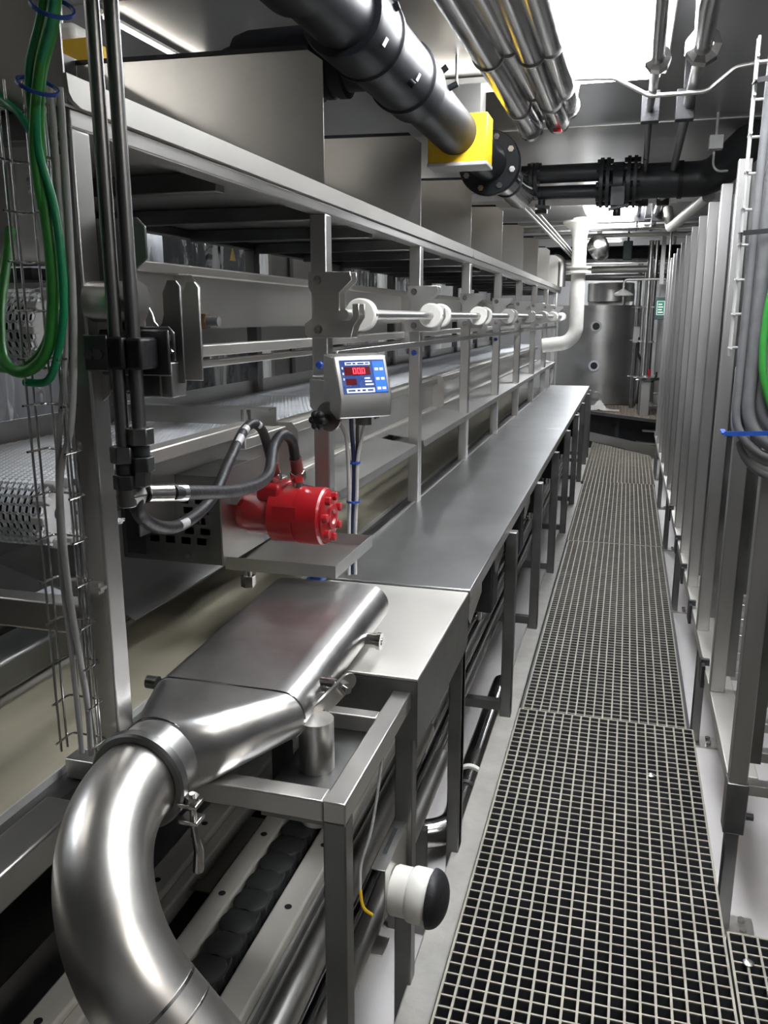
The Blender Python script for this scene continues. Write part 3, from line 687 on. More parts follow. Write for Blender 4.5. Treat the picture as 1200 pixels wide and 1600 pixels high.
te = V((.62, .78, 0)); tn = V((.78, -.62, 0)); tc_ = V((-.548, 1.49, .865))
tp = [tc_ + te * (.045 + .020 * math.cos(a)) + up * (.026 + .020 * math.sin(a)) for a in [-.6 + PI * k / 8 for k in range(9)]] + [tc_ + te * (-.045 + .020 * math.cos(a)) + up * (-.032 + .020 * math.sin(a)) for a in [PI - .6 + PI * k / 8 for k in range(9)]]
MB().prism(tp, tn * .008).to('plate', M_STEEL, tb, bev=.001, seg=1)
MB().prism([tc_ + te * a_ + up * b_ + tn * .0082 for a_, b_ in ((-.05, -.040), (-.016, -.018), (-.012, -.026), (-.046, -.047))], tn * .0006).to('slot', M_CAST, tb)
b_ = tc_ + te * .032 + up * .018
MB().nut(b_ + tn * .008, tn, .014, .010).cyl(b_ - tn * .01, b_ + tn * .028, .007, 10).to('bolt', M_POLISH, tb)
MB().cyl((-.60, 1.515, .88), (-.54, 1.515, .88), .016, 16).to('spacer', M_POLISH, tb)
C = V((-.785, 1.15, .83)); Rb = .255; th = math.radians(42)
d1 = V((math.sin(th), 0, -math.cos(th))); d0 = V((0, -1, 0)); cc = C + d1 * Rb
path = [cc - (d1 * math.cos(a) - d0 * math.sin(a)) * Rb for a in [PI / 2 * k / 24 for k in range(25)]]
end = path[-1]; path.append(end + d1 * 1.05)
ep = thing('elbow_pipe', 'large shiny steel elbow pipe curving down from the clamp ring', 'pipe', (-.7, .95, .1))
MB().tube(path, .076, 48, cap=False).to('pipe', M_ELBOW, ep)
MB().ring(end - d1 * .002, d1, .0755, .0775, .005, 48).ring(end + d1 * .035, d1, .0755, .0770, .003, 48).to('weld_seam', M_PIPEST, ep)
kc = thing('pipe_clamp', 'dark steel clamp ring joining elbow pipe and nozzle', 'clamp', (-.785, 1.16, .75))
MB().rings([[C + V((0, a, 0)) + V((math.cos(2 * PI * k / 48), 0, math.sin(2 * PI * k / 48))) * r_ for k in range(48)] for r_, a in ((.077, -.002), (.088, -.002), (.092, .002), (.092, .018), (.088, .022), (.077, .022))], closed=True).to('ring', M_DARKSHADE, kc, smooth=30)
q = C + V((.082, .01, -.045))
for s_ in (-1, 1): MB().box(q.x - .002, q.x + .035, q.y - .016, q.y + .016, q.z + s_ * .016 - .004, q.z + s_ * .016 + .004).to('clamp_lug', M_POLISH, kc, bev=.002)
MB().cyl(q + V((.020, 0, .035)), q + V((.020, 0, -.05)), .006, 12).nut(q + V((.020, 0, .02)), (0, 0, 1), .013, .01).tube([q + V((.02, 0, -.03)), q + V((.03, -.004, -.075)), q + V((.026, -.004, -.115))], [.006, .009, .010], 12).to('wing_screw', M_POLISH, kc)

# near tube stand with round post
sd = thing('tube_stand', 'square steel tube stand in front of the cover box', 'stand', (-.45, 1.3, ZF))
MB().box(-.478, -.434, 1.258, 1.80, .738, .78).to('side_bar', M_STEEL, sd, bev=.003)
MB().box(-1.02, -.478, 1.258, 1.302, .738, .78).to('front_bar', M_STEEL, sd, bev=.003)
MB().box(-.82, -.478, 1.60, 1.635, .738, .775).to('rear_bar', M_STEEL, sd, bev=.003)
MB().box(-.478, -.434, 1.258, 1.302, ZF, .738).to('leg', M_DARKSHADE, sd, bev=.003)  # same steel as the bars, its shade put into the colour
MB().box(-.478, -.434, 1.755, 1.80, ZF, .738).to('leg', M_DARKSHADE, sd, bev=.003)
MB().cyl((-.555, 1.435, .62), (-.555, 1.435, .845), .036, 30).to('round_post', M_STEEL, sd)
MB().box(-.62, -.49, 1.302, 1.60, .70, .738).to('post_plate', M_DARKSHADE, sd)
nb = thing('float_switch', 'round white plastic switch with black domed cap on an angled bracket', 'switch', (-.4, 1.62, .25))
K = V((-.445, 1.625, .335)); kx = V((1, -.05, -.02)).normalized()
MB().lathe(K, kx, [(.052, 0), (.056, .006), (.056, .040), (.053, .041), (.053, .044), (.060, .045), (.062, .050), (.062, .082), (.058, .088)], 44).to('body', M_WHITEPL, nb, smooth=35)
MB().lathe(K + kx * .090, kx, [(.058, 0), (.066, .002), (.066, .006)] + [(.0655 * math.cos(a), .006 + .036 * math.sin(a)) for a in (.12, .3, .5, .7, .9, 1.1, 1.3, 1.45, 1.55)], 44).to('cap', M_RUBBER, nb, smooth=50)
MB().box(-.480, -.445, 1.56, 1.755, .425, .428).box(-.449, -.446, 1.56, 1.755, .30, .428).box(-.477, -.446, 1.54, 1.60, .22, .223).to('bracket', M_STEEL, nb, bev=.001, seg=1)
MB().box(-.470, -.460, 1.62, 1.72, .4282, .4288).to('bracket_slot', M_CAST, nb)
sc = thing('switch_cable', 'thin grey cable with a yellow end running from the white switch', 'cable', (-.5, 1.6, .4))
MB().tube(spline([(-.50, 1.75, .70), (-.485, 1.66, .62), (-.49, 1.60, .50), (-.505, 1.57, .43), (-.50, 1.545, .38)], 6), .0035, 8).to('jacket', M_GREYL, sc)
MB().tube(spline([(-.50, 1.545, .38), (-.49, 1.535, .345), (-.47, 1.54, .325)], 6), .004, 8).to('yellow_sleeve', M_YEL, sc)

# ------------------------------------------------------------------ chain conveyor down in the foreground
fc = thing('chain_conveyor', 'low conveyor with white guide rails and dark plastic chain under the tube stand', 'conveyor', (-.8, .3, ZF))
def cx(y): return -.785
for a, b, z in ((-.905, -.845, .25), (-.735, -.665, .25), (-1.09, -1.02, .25), (-1.02, -.985, .235)):
    MB().box(a, b, .15, 2.6, z - .05, z).to('guide_rail', M_WHITEPL, fc, bev=.006)
sq = MB()
for x in (-.875, -.70, -1.055):
    for y in (.7, 1.15, 1.6, 1.85): sq.cyl((x, y, .25), (x, y, .2505), .009, 14)
sq.to('rail_screws', M_CAST, fc)
for k in range(28):
    y = .45 + k * .075
    m = MB().prism([(-.835, y, .205), (-.745, y, .205), (-.75, y + .05, .205), (-.762, y + .082, .205), (-.818, y + .082, .205), (-.83, y + .05, .205)], (0, 0, .05))
    m.lathe((-.79, y + .012, .205), (0, 0, 1), [(.044, 0), (.044, .053), (.040, .056)], 20)
    m.to('chain_link', M_CHAIN, fc, bev=.003, seg=1)
MB().box(-1.1, -.65, .15, 2.6, .14, .17).to('bed_plate', M_CAST, fc)
MB().box(-.662, -.655, .15, 2.6, .15, .225).to('edge_strip', M_GREYL, fc)
for x in (-1.08, -.69):
    for y in (.4, 1.45, 2.5): MB().box(x, x + .04, y, y + .04, ZF, .14).to('leg', M_DARKSHADE, fc)
MB().cyl((-.60, .2, .225), (-.60, 2.6, .225), .036, 22).to('side_tube', M_STEEL, fc)
MB().cyl((-.535, .2, .13), (-.535, 2.6, .13), .028, 20).to('side_tube', M_STEEL, fc)
for y in (1.0, 2.2): MB().box(-.62, -.50, y, y + .03, ZF, .10).to('tube_support', M_DARKSHADE, fc)
MB().box(-.96, -.92, 1.62, 1.95, .222, .226).box(-.975, -.92, 1.62, 1.66, .222, .227).to('angle_bracket', M_STEEL, fc)
solo(MB().box(-1.27, -1.22, -.1, 3.0, .42, .50), 'frame_rail', M_DARKSHADE, 'dark frame rail low beside the chain conveyor', 'beam', bev=.004)
dt = thing('drain_trough', 'dark sheet trough under the beige belt beside the elbow pipe', 'trough', (-1.3, 1, .3))
MB().prism([(-1.9, -.3, .55), (-1.15, -.3, .30), (-1.15, -.3, .295), (-1.9, -.3, .545)], (0, 4, 0)).to('trough', M_DARKSHADE, dt)
MB().box(-1.92, -1.90, -.3, 3.7, ZF, .55).to('side', M_DARKSHADE, dt)

# ------------------------------------------------------------------ grating walkway
struct(MB().box(-.362, .352, YB, 11.8, ZF, ZF + .03).box(.356, 1.66, YB, 2.14, ZF, ZF + .03), 'trim_5', M_GRATEBED)  # dark sheet added under the gratings so the gaps read dark
def grating(x0, x1, y0, y1, z, label, clip=None):
    gt = thing('floor_grating', label, 'grating', ((x0 + x1) / 2, (y0 + y1) / 2, z - .034), 'walkway gratings')
    top = MB(); web = MB(); h = .030
    def bars(xa, xb, ya, yb, dz):
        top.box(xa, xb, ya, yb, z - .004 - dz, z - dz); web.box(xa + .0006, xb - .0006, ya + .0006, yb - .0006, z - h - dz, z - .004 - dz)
    nx = max(2, round((x1 - x0) / .0368)); ny = max(2, round((y1 - y0) / .0363))
    def yend(x): return y1 if clip is None else min(y1, clip(x))
    for i in range(nx + 1):
        x = x0 + (x1 - x0) * i / nx
        bars(x - .0031, x + .0031, y0, yend(x), 0)
    for j in range(ny + 1):
        y = y0 + (y1 - y0) * j / ny; w = .0034 if j in (0, ny) else .0023
        if clip is not None:
            ok = [x for x in [x0 + (x1 - x0) * i / 40 for i in range(41)] if clip(x) >= y]
            if len(ok) < 2: continue
            bars(min(ok), max(ok), y - w, y + w, .0008)
        else: bars(x0, x1, y - w, y + w, .0008)
    top.to('bar_tops', M_GRATE, gt); web.to('bar_webs', M_WEB, gt)
    return gt
grating(-.345, .348, -.70, 3.295, .008, 'first grating panel of the walkway, beside the white float switch')
grating(-.336, .326, 3.302, 6.20, -.006, 'second grating panel of the walkway, past the first cross joint')
grating(-.343, .330, 6.21, 8.62, -.004, 'third grating panel of the walkway, between the bench and the rack')
KA, KB = V((-.42, 11.57, 0)), V((.387, 10.46, 0))
grating(-.375, .345, 8.63, 11.6, -.006, 'last grating panel of the walkway, ending at the slanted kick plate', lambda x: 11.57 + (x + .42) / .807 * -1.11 - .02)
grating(.362, 1.62, -.70, 2.13, .0, 'short grating panel beside the walkway in front of the rack leg')
solo(MB().bar(KA + V((0, 0, .055)), KB + V((.1, -.13, .055)), .006, .12), 'kick_plate', M_STEEL, 'slanted steel kick plate closing the far end of the walkway', 'kick plate')
gs = thing('grating_support', 'dark steel rails on stub feet carrying the walkway gratings', 'support', (0, .4, ZF))
for x in (-.352, .32):
    MB().box(x, x + .028, -.68, 11.2 if x < 0 else 10.4, -.10, -.036).to('rail', M_CAST, gs)
for y in (.6, 2.2, 3.8, 5.4, 7.0, 8.6, 10.2):
    for x in (-.352, .32): MB().box(x, x + .028, y, y + .04, ZF + .03, -.10).to('foot', M_CAST, gs)
gs2 = thing('grating_support', 'dark steel rails under the short right-hand grating', 'support', (.8, .4, ZF))
for x in (.38, 1.58):
    MB().box(x, x + .028, -.68, 2.12, ZF + .03, -.032).to('rail', M_CAST, gs2)
for i, (x, y) in enumerate(((-.02, 1.6), (.40, 2.02), (.18, 2.9))):
    solo(MB().lathe((x, y, -.002), (0, 0, 1), [(.012, 0), (.014, .006), (.009, .010)], 14), 'grating_clip', M_STEEL,
         ['round fixing clip in the middle of the nearest grating', 'round fixing clip at the corner of the short right grating', 'round fixing clip near the far right of the nearest grating'][i], 'clip')

# ------------------------------------------------------------------ right-hand rack
rk = thing('rack_frame', 'long steel rack of tall square uprights right of the walkway', 'rack', (.6, 2.5, ZF))
NU = 13
for k in range(NU):
    y = 2.48 + .66 * k
    MB().box(.38, .432, y, y + .052, .25, 2.245).to('upright', M_UPR, rk, bev=.003)
    MB().box(.432, .47, y + .046, y + .052, .30, 2.20).to('upright_flange', M_DARKSHADE, rk)
    MB().box(.47, .56, y + .30, y + .306, .55, 2.22).to('side_sheet', M_DARKSHADE, rk)
MB().box(.38, .470, 2.534, 10.75, .205, .25).to('base_rail', M_COVER, rk, bev=.003)
MB().box(1.22, 1.27, 2.40, 10.75, .205, .25).to('base_rail', M_STEEL, rk, bev=.003)
for k in range(NU): MB().box(1.22, 1.272, 2.48 + .66 * k, 2.532 + .66 * k, .25, 2.245).to('upright', M_DARKSHADE, rk)
for k in range(39):
    y = 2.48 + .218 * k
    MB().box(.470 if k > 0 else .434, 1.22, y, y + .045, .215, .25).to('rung', M_STEEL, rk, bev=.002, seg=1)
MB().box(.375, .437, 2.475, 2.538, .08, .25).to('leg_sleeve', M_DARKSHADE, rk, bev=.003)
for y in (2.485, 3.72, 5.55, 7.1, 8.7, 10.3):
    MB().box(.385, .425, y, y + .04, ZF + .008, .205).to('leg', M_DARKSHADE, rk, bev=.003)
    MB().box(1.225, 1.265, y, y + .04, ZF + .008, .205).to('leg', M_DARKSHADE, rk)
    f = MB().box(.375, .50, y - .03, y + .07, ZF, ZF + .008).to('foot_plate', M_STEEL, rk)
    for dy in (-.005, .045): MB().nut((.465, y + dy, ZF + .008), (0, 0, 1), .012, .012).to('anchor_bolt', M_POLISH, f)
for y in (3.35, 4.1, 4.75, 5.4, 6.3): MB().box(.368, .381, y, y + .10, .17, .262).box(.368, .40, y + .04, y + .06, .25, .275).to('latch', M_CAST, rk)
MB().nut((.405, 2.54, .13), (0, 1, 0), .01, .015).cyl((.437, 2.505, .13), (.462, 2.505, .13), .011, 12).to('thumb_screw', M_CAST, rk)
for k, y in enumerate((3.0, 4.6, 6.2)):  # dark panels added so the gaps between the uprights stay dark
    solo(MB().box(1.35, 1.65, y, y + 1.1, ZF, 2.1), 'dark_filler_panel', M_WALLD, 'added dark filler panel behind the rack, %s from the near end' % ORD[k], 'cabinet', 'dark filler panels behind the rack', bev=.01)
solo(MB().nut((.62, 3.66, .30), (0, 0, 1), .02, .03).sphere((.66, 3.72, .30), .02).cyl((.60, 3.70, .26), (.68, 3.70, .33), .01), 'pipe_fitting', M_POLISH, 'shiny small fitting lying on the rack rungs', 'fitting')

# ------------------------------------------------------------------ wire baskets and cables
def basket(name, label, x0, x1, y, z0, z1, step, xs, lip, wr=.0022, wm=None):
    wm = wm or M_POLISH
    r = thing(name, label, 'cable tray', ((x0 + x1) / 2, y, z0))
    for x in xs: MB().cyl((x, y, z0), (x, y, z1), wr, 8).to('long_wire', wm, r)
    for x in (x0, x1):
        for dy in (-lip * .5, -lip): MB().cyl((x, y + dy, z0), (x, y + dy, z1), wr, 8).to('long_wire', wm, r)
    z = z0 + .02
    while z < z1:
        MB().tube(fillet([(x0, y - lip - .012, z), (x0, y, z), (x1, y, z), (x1, y - lip - .012, z)], .008, 3), wr, 8).to('cross_wire', wm, r); z += step
    return r
lb = basket('wire_basket', 'narrow upright wire cable basket in front of the first post', -.945, -.872, 1.195, .86, 1.985, .0475 * 1.6, (-.925, -.905, -.89), .035)
MB().box(-.93, -.865, 1.197, 1.2135, 1.155, 1.175).box(-.89, -.86, 1.196, 1.2145, 1.162, 1.168).to('mount_clip', M_COVER, lb)
def off(pts, dx, dy, dz): return [(x + dx, y + dy, z + dz) for x, y, z in pts]
b0 = [(-.60, .85, 2.62), (-.675, .97, 2.2), (-.770, 1.075, 2.045), (-.838, 1.12, 1.965), (-.868, 1.145, 1.88), (-.871, 1.15, 1.80), (-.868, 1.15, 1.72), (-.872, 1.15, 1.65), (-.892, 1.15, 1.575), (-.94, 1.15, 1.543), (-.985, 1.16, 1.565), (-1.015, 1.2, 1.64), (-1.035, 1.25, 1.72), (-1.06, 1.3, 1.78)]
gl = [
 (b0, .0095, M_GREEN, 'bright green cable looping round the bottom of the left basket'),
 (off(b0[:5], .004, -.008, 0) + [(-.855, 1.15, 1.80), (-.849, 1.15, 1.72), (-.853, 1.15, 1.64), (-.872, 1.152, 1.575), (-.90, 1.158, 1.53), (-.95, 1.165, 1.525)], .0065, M_TEAL, 'teal green cable on the right side of the left basket bundle'),
 (off(b0[:4], -.012, -.006, .01) + [(-.885, 1.16, 1.90), (-.92, 1.17, 1.935), (-1.0, 1.2, 1.985)], .006, M_TEAL, 'teal green cable leaving the bundle to the left above the basket'),
 (off(b0[:4], -.018, .0, .0) + [(-.880, 1.155, 1.89), (-.884, 1.165, 1.80), (-.884, 1.165, 1.70), (-.895, 1.16, 1.60), (-.95, 1.165, 1.55), (-1.02, 1.18, 1.545)], .006, M_GREEN, 'green cable behind the bright one, running off low to the left'),
 (off(b0[:4], .010, -.012, .01) + [(-.868, 1.135, 1.89), (-.874, 1.142, 1.84), (-.874, 1.148, 1.79)], .0075, M_GREEN, 'short thick green cable at the front of the upper left bundle'),
]
for p, r_, m_, l_ in gl: solo(MB().tube(spline(p, 6), r_, 10), 'green_cable', m_, l_, 'cable')
for i, (p, d) in enumerate((((-.775, 1.076, 2.04), (-.07, .06, -.11)), ((-.842, 1.12, 1.957), (-.05, .03, -.09)))):
    solo(MB().ring(p, d, .027, .030, .005, 18), 'cable_tie', M_BLUE, ['blue cable tie round the upper part of the left green bundle', 'blue cable tie where the green bundle reaches the left basket'][i], 'cable tie')
for i, (p, r_) in enumerate(((((-.868, 1.185, 1.97), (-.868, 1.182, 1.75), (-.872, 1.178, 1.60), (-.882, 1.165, 1.50), (-.905, 1.17, 1.38), (-.915, 1.168, 1.20), (-.908, 1.165, 1.05), (-.905, 1.165, .86)), .0048), (((-.856, 1.19, 1.97), (-.857, 1.186, 1.75), (-.860, 1.18, 1.60), (-.872, 1.17, 1.46), (-.90, 1.165, 1.36), (-.903, 1.165, 1.2), (-.893, 1.165, 1.06), (-.884, 1.165, .95), (-.886, 1.165, .86)), .0058))):
    solo(MB().tube(spline(p, 6), r_, 10), 'grey_cable', M_GREYL, ['thin grey cable down the left basket, left one', 'grey cable down the left basket, kinked right one'][i], 'cable')
jb = thing('junction_box', 'pale grey enclosure behind the green cables and their wire basket', 'enclosure', (-1.4, 1.62, 1.72))
MB().box(-1.6, -1.285, 1.60, 1.72, 1.745, 1.965).to('body', M_GREYBOX, jb, bev=.015, seg=3)
MB().box(-1.6, -1.29, 1.585, 1.60, 1.75, 1.96).to('lid', M_GREYBOX, jb, bev=.006)
MB().cyl((-1.285, 1.65, 1.90), (-1.275, 1.65, 1.90), .008).cyl((-1.285, 1.65, 1.92), (-1.275, 1.65, 1.92), .008).to('hinge_screws', M_PRINT, jb)
MB().box(-1.6, -1.26, 1.60, 1.74, 1.71, 1.735).to('bracket', M_CAST, jb)

rb_ = basket('wire_basket', 'upright wire cable basket with thick grey cables right of the walkway', .262, .60, 2.46, 1.53, 2.30, .088, (.33, .40, .47, .54), .05, .0036, M_GREYL)
for z in (1.9, 2.2): MB().box(.36, .60, 2.462, 2.478, z, z + .03).to('mount_bar', M_DARKSHADE, rb_)
rc = []
for i, (x, r_) in enumerate(((.288, .011), (.316, .017), (.352, .019), (.392, .018), (.43, .016), (.47, .016))):
    zb = 1.27 + .022 * i
    p = fillet([(x + .012, 2.415 - (i % 2) * .008, 2.70), (x + .004, 2.41 - (i % 2) * .008, 1.8), (x, 2.405, zb), (x + .55, 2.43, zb - .05)], .13 - .008 * i, 8)
    solo(MB().tube(p, r_, 12), 'grey_cable', M_GREYC, ['thin grey cable', 'thick grey cable', 'thick grey cable', 'thick grey cable', 'grey cable', 'grey cable'][i] + ' on the right basket, %s counted from the walkway side' % ORD[i], 'cable', 'grey cables on the right basket')
for i, (zb, r_) in enumerate(((1.255, .011), (1.235, .010), (1.215, .012))):
    p = fillet([(.292 + .008 * i, 2.44, 1.50), (.292 + .008 * i, 2.43, zb), (.9, 2.45, zb - .06)], .12, 8)
    solo(MB().tube(p, r_, 12), 'grey_cable', M_GREYL if i < 2 else M_GREYC, ['pale grey cable at the outside of the lower bend on the right basket', 'second pale grey cable in the lower bend on the right basket', 'lowest dark grey cable in the bend on the right basket'][i], 'cable')
solo(MB().tube(spline([(.40, 2.36, 2.35), (.372, 2.36, 1.95), (.352, 2.365, 1.78), (.335, 2.37, 1.62), (.345, 2.37, 1.47), (.40, 2.38, 1.36), (.50, 2.39, 1.31), (.7, 2.4, 1.29)], 7), .0095, 12), 'green_cable', M_GREEN, 'green cable curving down the right wire basket', 'cable')
for i, (z, m_) in enumerate(((1.845, M_RUBBER), (1.335, M_BLUE), (2.20, M_RUBBER))):
    solo(MB().bar((.262, 2.375, z - .008), (.60, 2.345, z + .012), .004, .012).bar((.262, 2.375, z - .008), (.262, 2.43, z - .004), .012, .004), 'cable_tie', m_, ['black strap across the grey cables on the right basket', 'blue tie across the bend of the grey cables on the right', 'black strap at the top of the right basket'][i], 'cable tie')

# ------------------------------------------------------------------ overhead pipes
bp = thing('plastic_pipe', 'large black plastic pipe running overhead into the yellow box', 'pipe', (-.775, 1.5, 2.30))
px, pz = -.775, 2.408
MB().cyl((px, YB, pz), (px, 3.80, pz), .094, 40).to('pipe', M_BLACKPVC, bp)
MB().lathe((px, 2.28, pz), (0, 1, 0), [(.095, 0), (.112, .004), (.116, .02), (.116, .20), (.122, .205), (.122, .225), (.110, .23), (.110, .62), (.118, .625), (.118, .64), (.112, .65), (.112, .80), (.095, .81)], 40).to('tee_body', M_BLACKPVC, bp, smooth=30)
MB().lathe((px, 1.72, pz), (0, 1, 0), [(.095, 0), (.110, .004), (.110, .26), (.095, .265)], 40).to('coupling', M_BLACKPVC, bp, smooth=30)
MB().tube(fillet([(px, 2.72, pz), (-1.36, 2.72, pz), (-1.36, 2.72, 2.05)], .13, 8), .085, 30).to('branch', M_BLACKPVC, bp)
MB().lathe((-.90, 2.72, pz), (-1, 0, 0), [(.086, 0), (.103, .003), (.103, .03), (.096, .032), (.096, .05), (.103, .052), (.103, .07), (.096, .072), (.096, .09), (.108, .092), (.114, .11), (.114, .32), (.104, .36), (.086, .365)], 30).to('branch_coupling', M_BLACKPVC, bp, smooth=30)
lab = MB()
for y, a, r_ in ((2.36, -.55, .1165), (2.74, -.50, .1105), (3.14, .25, .0945)):
    c = V((px + r_ * math.cos(a), y, pz + r_ * math.sin(a))); n_ = V((math.cos(a), 0, math.sin(a))); t_ = V((-math.sin(a), 0, math.cos(a)))
    e1 = (t_ + V((0, 1, 0))).normalized() * .016; e2 = (t_ - V((0, 1, 0))).normalized() * .016
    lab.prism([c + e1, c + e2, c - e1, c - e2], n_ * .002)
lab.to('square_stickers', M_PRINT, bp)
for y, a in ((2.30, .5), (2.42, .35), (3.12, .6), (3.25, .4), (2.70, -.75)): MB().cyl((px + .09 * math.cos(a), y, pz + .09 * math.sin(a)), (px + .13 * math.cos(a), y, pz + .13 * math.sin(a)), .011, 10).to('weld_terminal', M_BLACKPVC, bp)
yb = thing('yellow_box', 'yellow sheet box that the black pipe runs into', 'box', (-.765, 3.87, 2.27))
MB().box(-.895, -.635, 3.80, 3.95, 2.283, 2.48).to('body', M_YEL, yb, bev=.004)
MB().box(-.897, -.633, 3.797, 3.955, 2.27, 2.286).to('base_rim', M_GREYL, yb, bev=.003)
MB().box(-.86, -.67, 3.82, 3.95, 2.48, 2.60).to('hanger', M_STEEL, yb)
MB().cyl((-.78, 3.84, 2.48), (-.78, 3.84, ZC), .007, 10).to('hanger_rod', M_STEEL, yb)
y2 = thing('yellow_box', 'yellow sheet box above the back sheet on the left, behind the upright tubes', 'box', (-2.0, 2.6, 2.3))
MB().box(-2.05, -1.72, 2.55, 2.75, 2.25, 2.50).to('body', M_YEL, y2, bev=.004)
MB().box(-2.0, -1.78, 2.57, 2.73, 2.50, 2.56).to('lamp_lens', M_WHITEPL, y2, bev=.02)
MB().cyl((-1.88, 2.65, 2.56), (-1.88, 2.65, ZC), .008, 10).to('hanger_rod', M_STEEL, y2)
sp_ = thing('flanged_pipe', 'steel pipe with black bolted flange behind the yellow box', 'pipe', (-.74, 4.8, 2.2))
q0 = V((-.755, 3.95, 2.405)); q1 = V((-.735, 5.75, 2.405)); dq = (q1 - q0).normalized()
MB().cyl(q0, q0 + dq * .62, .092, 30).to('plastic_end', M_BLACKPVC, sp_)
MB().lathe(q0 + dq * .60, dq, [(.10, 0), (.155, .004), (.160, .012), (.160, .045), (.155, .05), (.10, .05)], 40).to('flange', M_BLACKPVC, sp_, smooth=30)
for k in range(8):
    a = 2 * PI * k / 8 + .3; u_, v_ = frame_from(dq)
    c = q0 + dq * .592 + (u_ * math.cos(a) + v_ * math.sin(a)) * .128
    MB().nut(c, dq, .016, .012).to('flange_bolt', M_POLISH, sp_)
MB().cyl(q0 + dq * .65, q1, .088, 30).to('steel_pipe', M_PIPEST, sp_)
MB().ring(q0 + dq * 1.2, dq, .0885, .094, .02).to('band', M_CAST, sp_)
for i in range(3):
    solo(MB().cyl((-.75 + .035 * i, 6.1, 2.36), (-.75 + .035 * i, 11.5, 2.36), .010, 10), 'thin_pipe', M_COVER, ['thin pale pipe above the dividers, left of three', 'thin pale pipe above the dividers, middle of three', 'thin pale pipe above the dividers, right of three'][i], 'pipe')
# insulated pipe bundle
for i, (a, b, r_, l_) in enumerate((((-.448, 2.2, 2.376), (-.473, 4.0, 2.446), .047, 'steel-clad overhead pipe, leftmost of the four'), ((-.385, 2.2, 2.385), (-.430, 4.0, 2.515), .040, 'steel-clad overhead pipe, second from the left of the four'),
    ((-.317, 2.2, 2.364), (-.356, 4.0, 2.465), .043, 'steel-clad overhead pipe, third from the left of the four'), ((-.258, 2.2, 2.368), (-.315, 4.0, 2.520), .042, 'steel-clad overhead pipe, rightmost of the four'))):
    a, b = V(a), V(b); d = (b - a).normalized()
    r = thing('clad_pipe', l_, 'pipe', (a + b) / 2)
    st_ = a - d * 2.6
    MB().tube(fillet([st_, b, b + V((0, .12, .26))], .07, 6), r_, 28).to('cladding', M_PIPEST, r)
    for s_ in (1.25, 2.2, 3.1, 3.9): MB().ring(st_ + d * s_, d, r_ * .99, r_ + .004, .012, 28).to('band', M_STEEL, r)
    f = MB().ring(b - d * .05, d, r_, r_ + .010, .05, 16)
    f.to('foil_wrap', M_POLISH, r)
    if i == 2: MB().box(b.x - .012, b.x + .022, b.y - .08, b.y - .045, b.z - r_ - .014, b.z - r_ - .002).to('red_tape', M_RED, r)
# two small pipes along the ceiling
for i, (pts, r_) in enumerate(((((.02, .6, 2.36), (.029, 2.5, 2.428), (.036, 3.2, 2.468), (.025, 4.0, 2.493), (.036, 5.9, 2.545)), .022), (((.12, .6, 2.34), (.143, 2.5, 2.417), (.176, 3.2, 2.496), (.18, 4.0, 2.50), (.207, 5.9, 2.55)), .030))):
    r = thing('ceiling_pipe', ['slim steel pipe on the ceiling right of the lamp, with foil collar', 'thicker steel pipe on the ceiling nearer the right basket, with foil collar'][i], 'pipe', pts[2])
    MB().tube(pts[:3], r_, 20).to('pipe', M_PIPEST, r)
    MB().tube(pts[2:], r_ * .7, 16).to('thin_pipe', M_TUBE, r)
    p = V(pts[2])
    MB().lathe(p - V((0, .05, 0)), (0, 1, 0), [(r_, 0), (r_ * 1.9, .01), (r_ * 2.0, .05), (r_ * 1.5, .09), (r_ * .7, .10)], 9).to('foil_collar', M_POLISH, r, smooth=10)
    MB().box(p.x - .045, p.x + .03, 3.98, 4.04, 2.44, 2.56).box(p.x - .02, p.x + .005, 4.0, 4.02, 2.56, ZC).to('bracket', M_RUBBER, r, bev=.003)
solo(MB().tube(fillet([(-.34, 3.62, ZC), (-.32, 3.6, 2.535), (-.115, 3.6, 2.524), (.019, 3.6, 2.452), (.225, 3.6, 2.454), (.319, 3.6, 2.53), (.42, 3.6, 2.542), (1.0, 3.6, 2.545)], .06, 5), .0085, 12), 'bent_conduit', M_STEEL, 'thin bent steel conduit crossing below the ceiling', 'conduit')
# black cross pipe with valves
cp = thing('flanged_pipe', 'black cross pipe with bolted flanges and valves above the walkway', 'pipe', (0, 6, 2.35))
MB().cyl((-.76, 6.0, 2.56), (-.20, 6.0, 2.56), .058, 24).to('upper_pipe', M_CAST, cp)
MB().cyl((-.76, 6.03, 2.445), (-.20, 6.03, 2.445), .045, 24).to('lower_pipe', M_CAST, cp)
MB().tube(fillet([(-.10, 6.0, 2.49), (.44, 6.0, 2.49), (.80, 5.45, 2.80)], .16, 8), .108, 30).to('main_pipe', M_CAST, cp)
def flange(x, z, r_, h=.022):
    m = MB().lathe((x, 6.0, z), (1, 0, 0), [(r_, 0), (r_, h)], 30)
    for k in range(8):
        a = 2 * PI * k / 8 + .2
        m.nut((x - .02, 6.0 + math.cos(a) * r_ * .84, z + math.sin(a) * r_ * .84), (1, 0, 0), .016, h + .04)
    return m.to('flange', M_CAST, cp)
for x in (-.245, -.205): flange(x, 2.49, .155)
for x in (-.075, -.035): flange(x, 2.49, .160)
for x in (-.70, -.67): flange(x, 2.52, .115)
MB().lathe((-.18, 6.0, 2.49), (1, 0, 0), [(.10, 0), (.125, .02), (.125, .08), (.10, .105)], 28).to('valve_body', M_CAST, cp)
MB().box(-.17, -.08, 5.86, 5.95, 2.33, 2.45).cyl((-.125, 5.9, 2.33), (-.125, 5.9, 2.28), .025, 12).bar((-.18, 5.88, 2.31), (-.05, 5.88, 2.335), .03, .02).nut((-.125, 5.9, 2.27), (0, 0, 1), .03, .02).to('valve_actuator', M_CAST, cp, bev=.003)
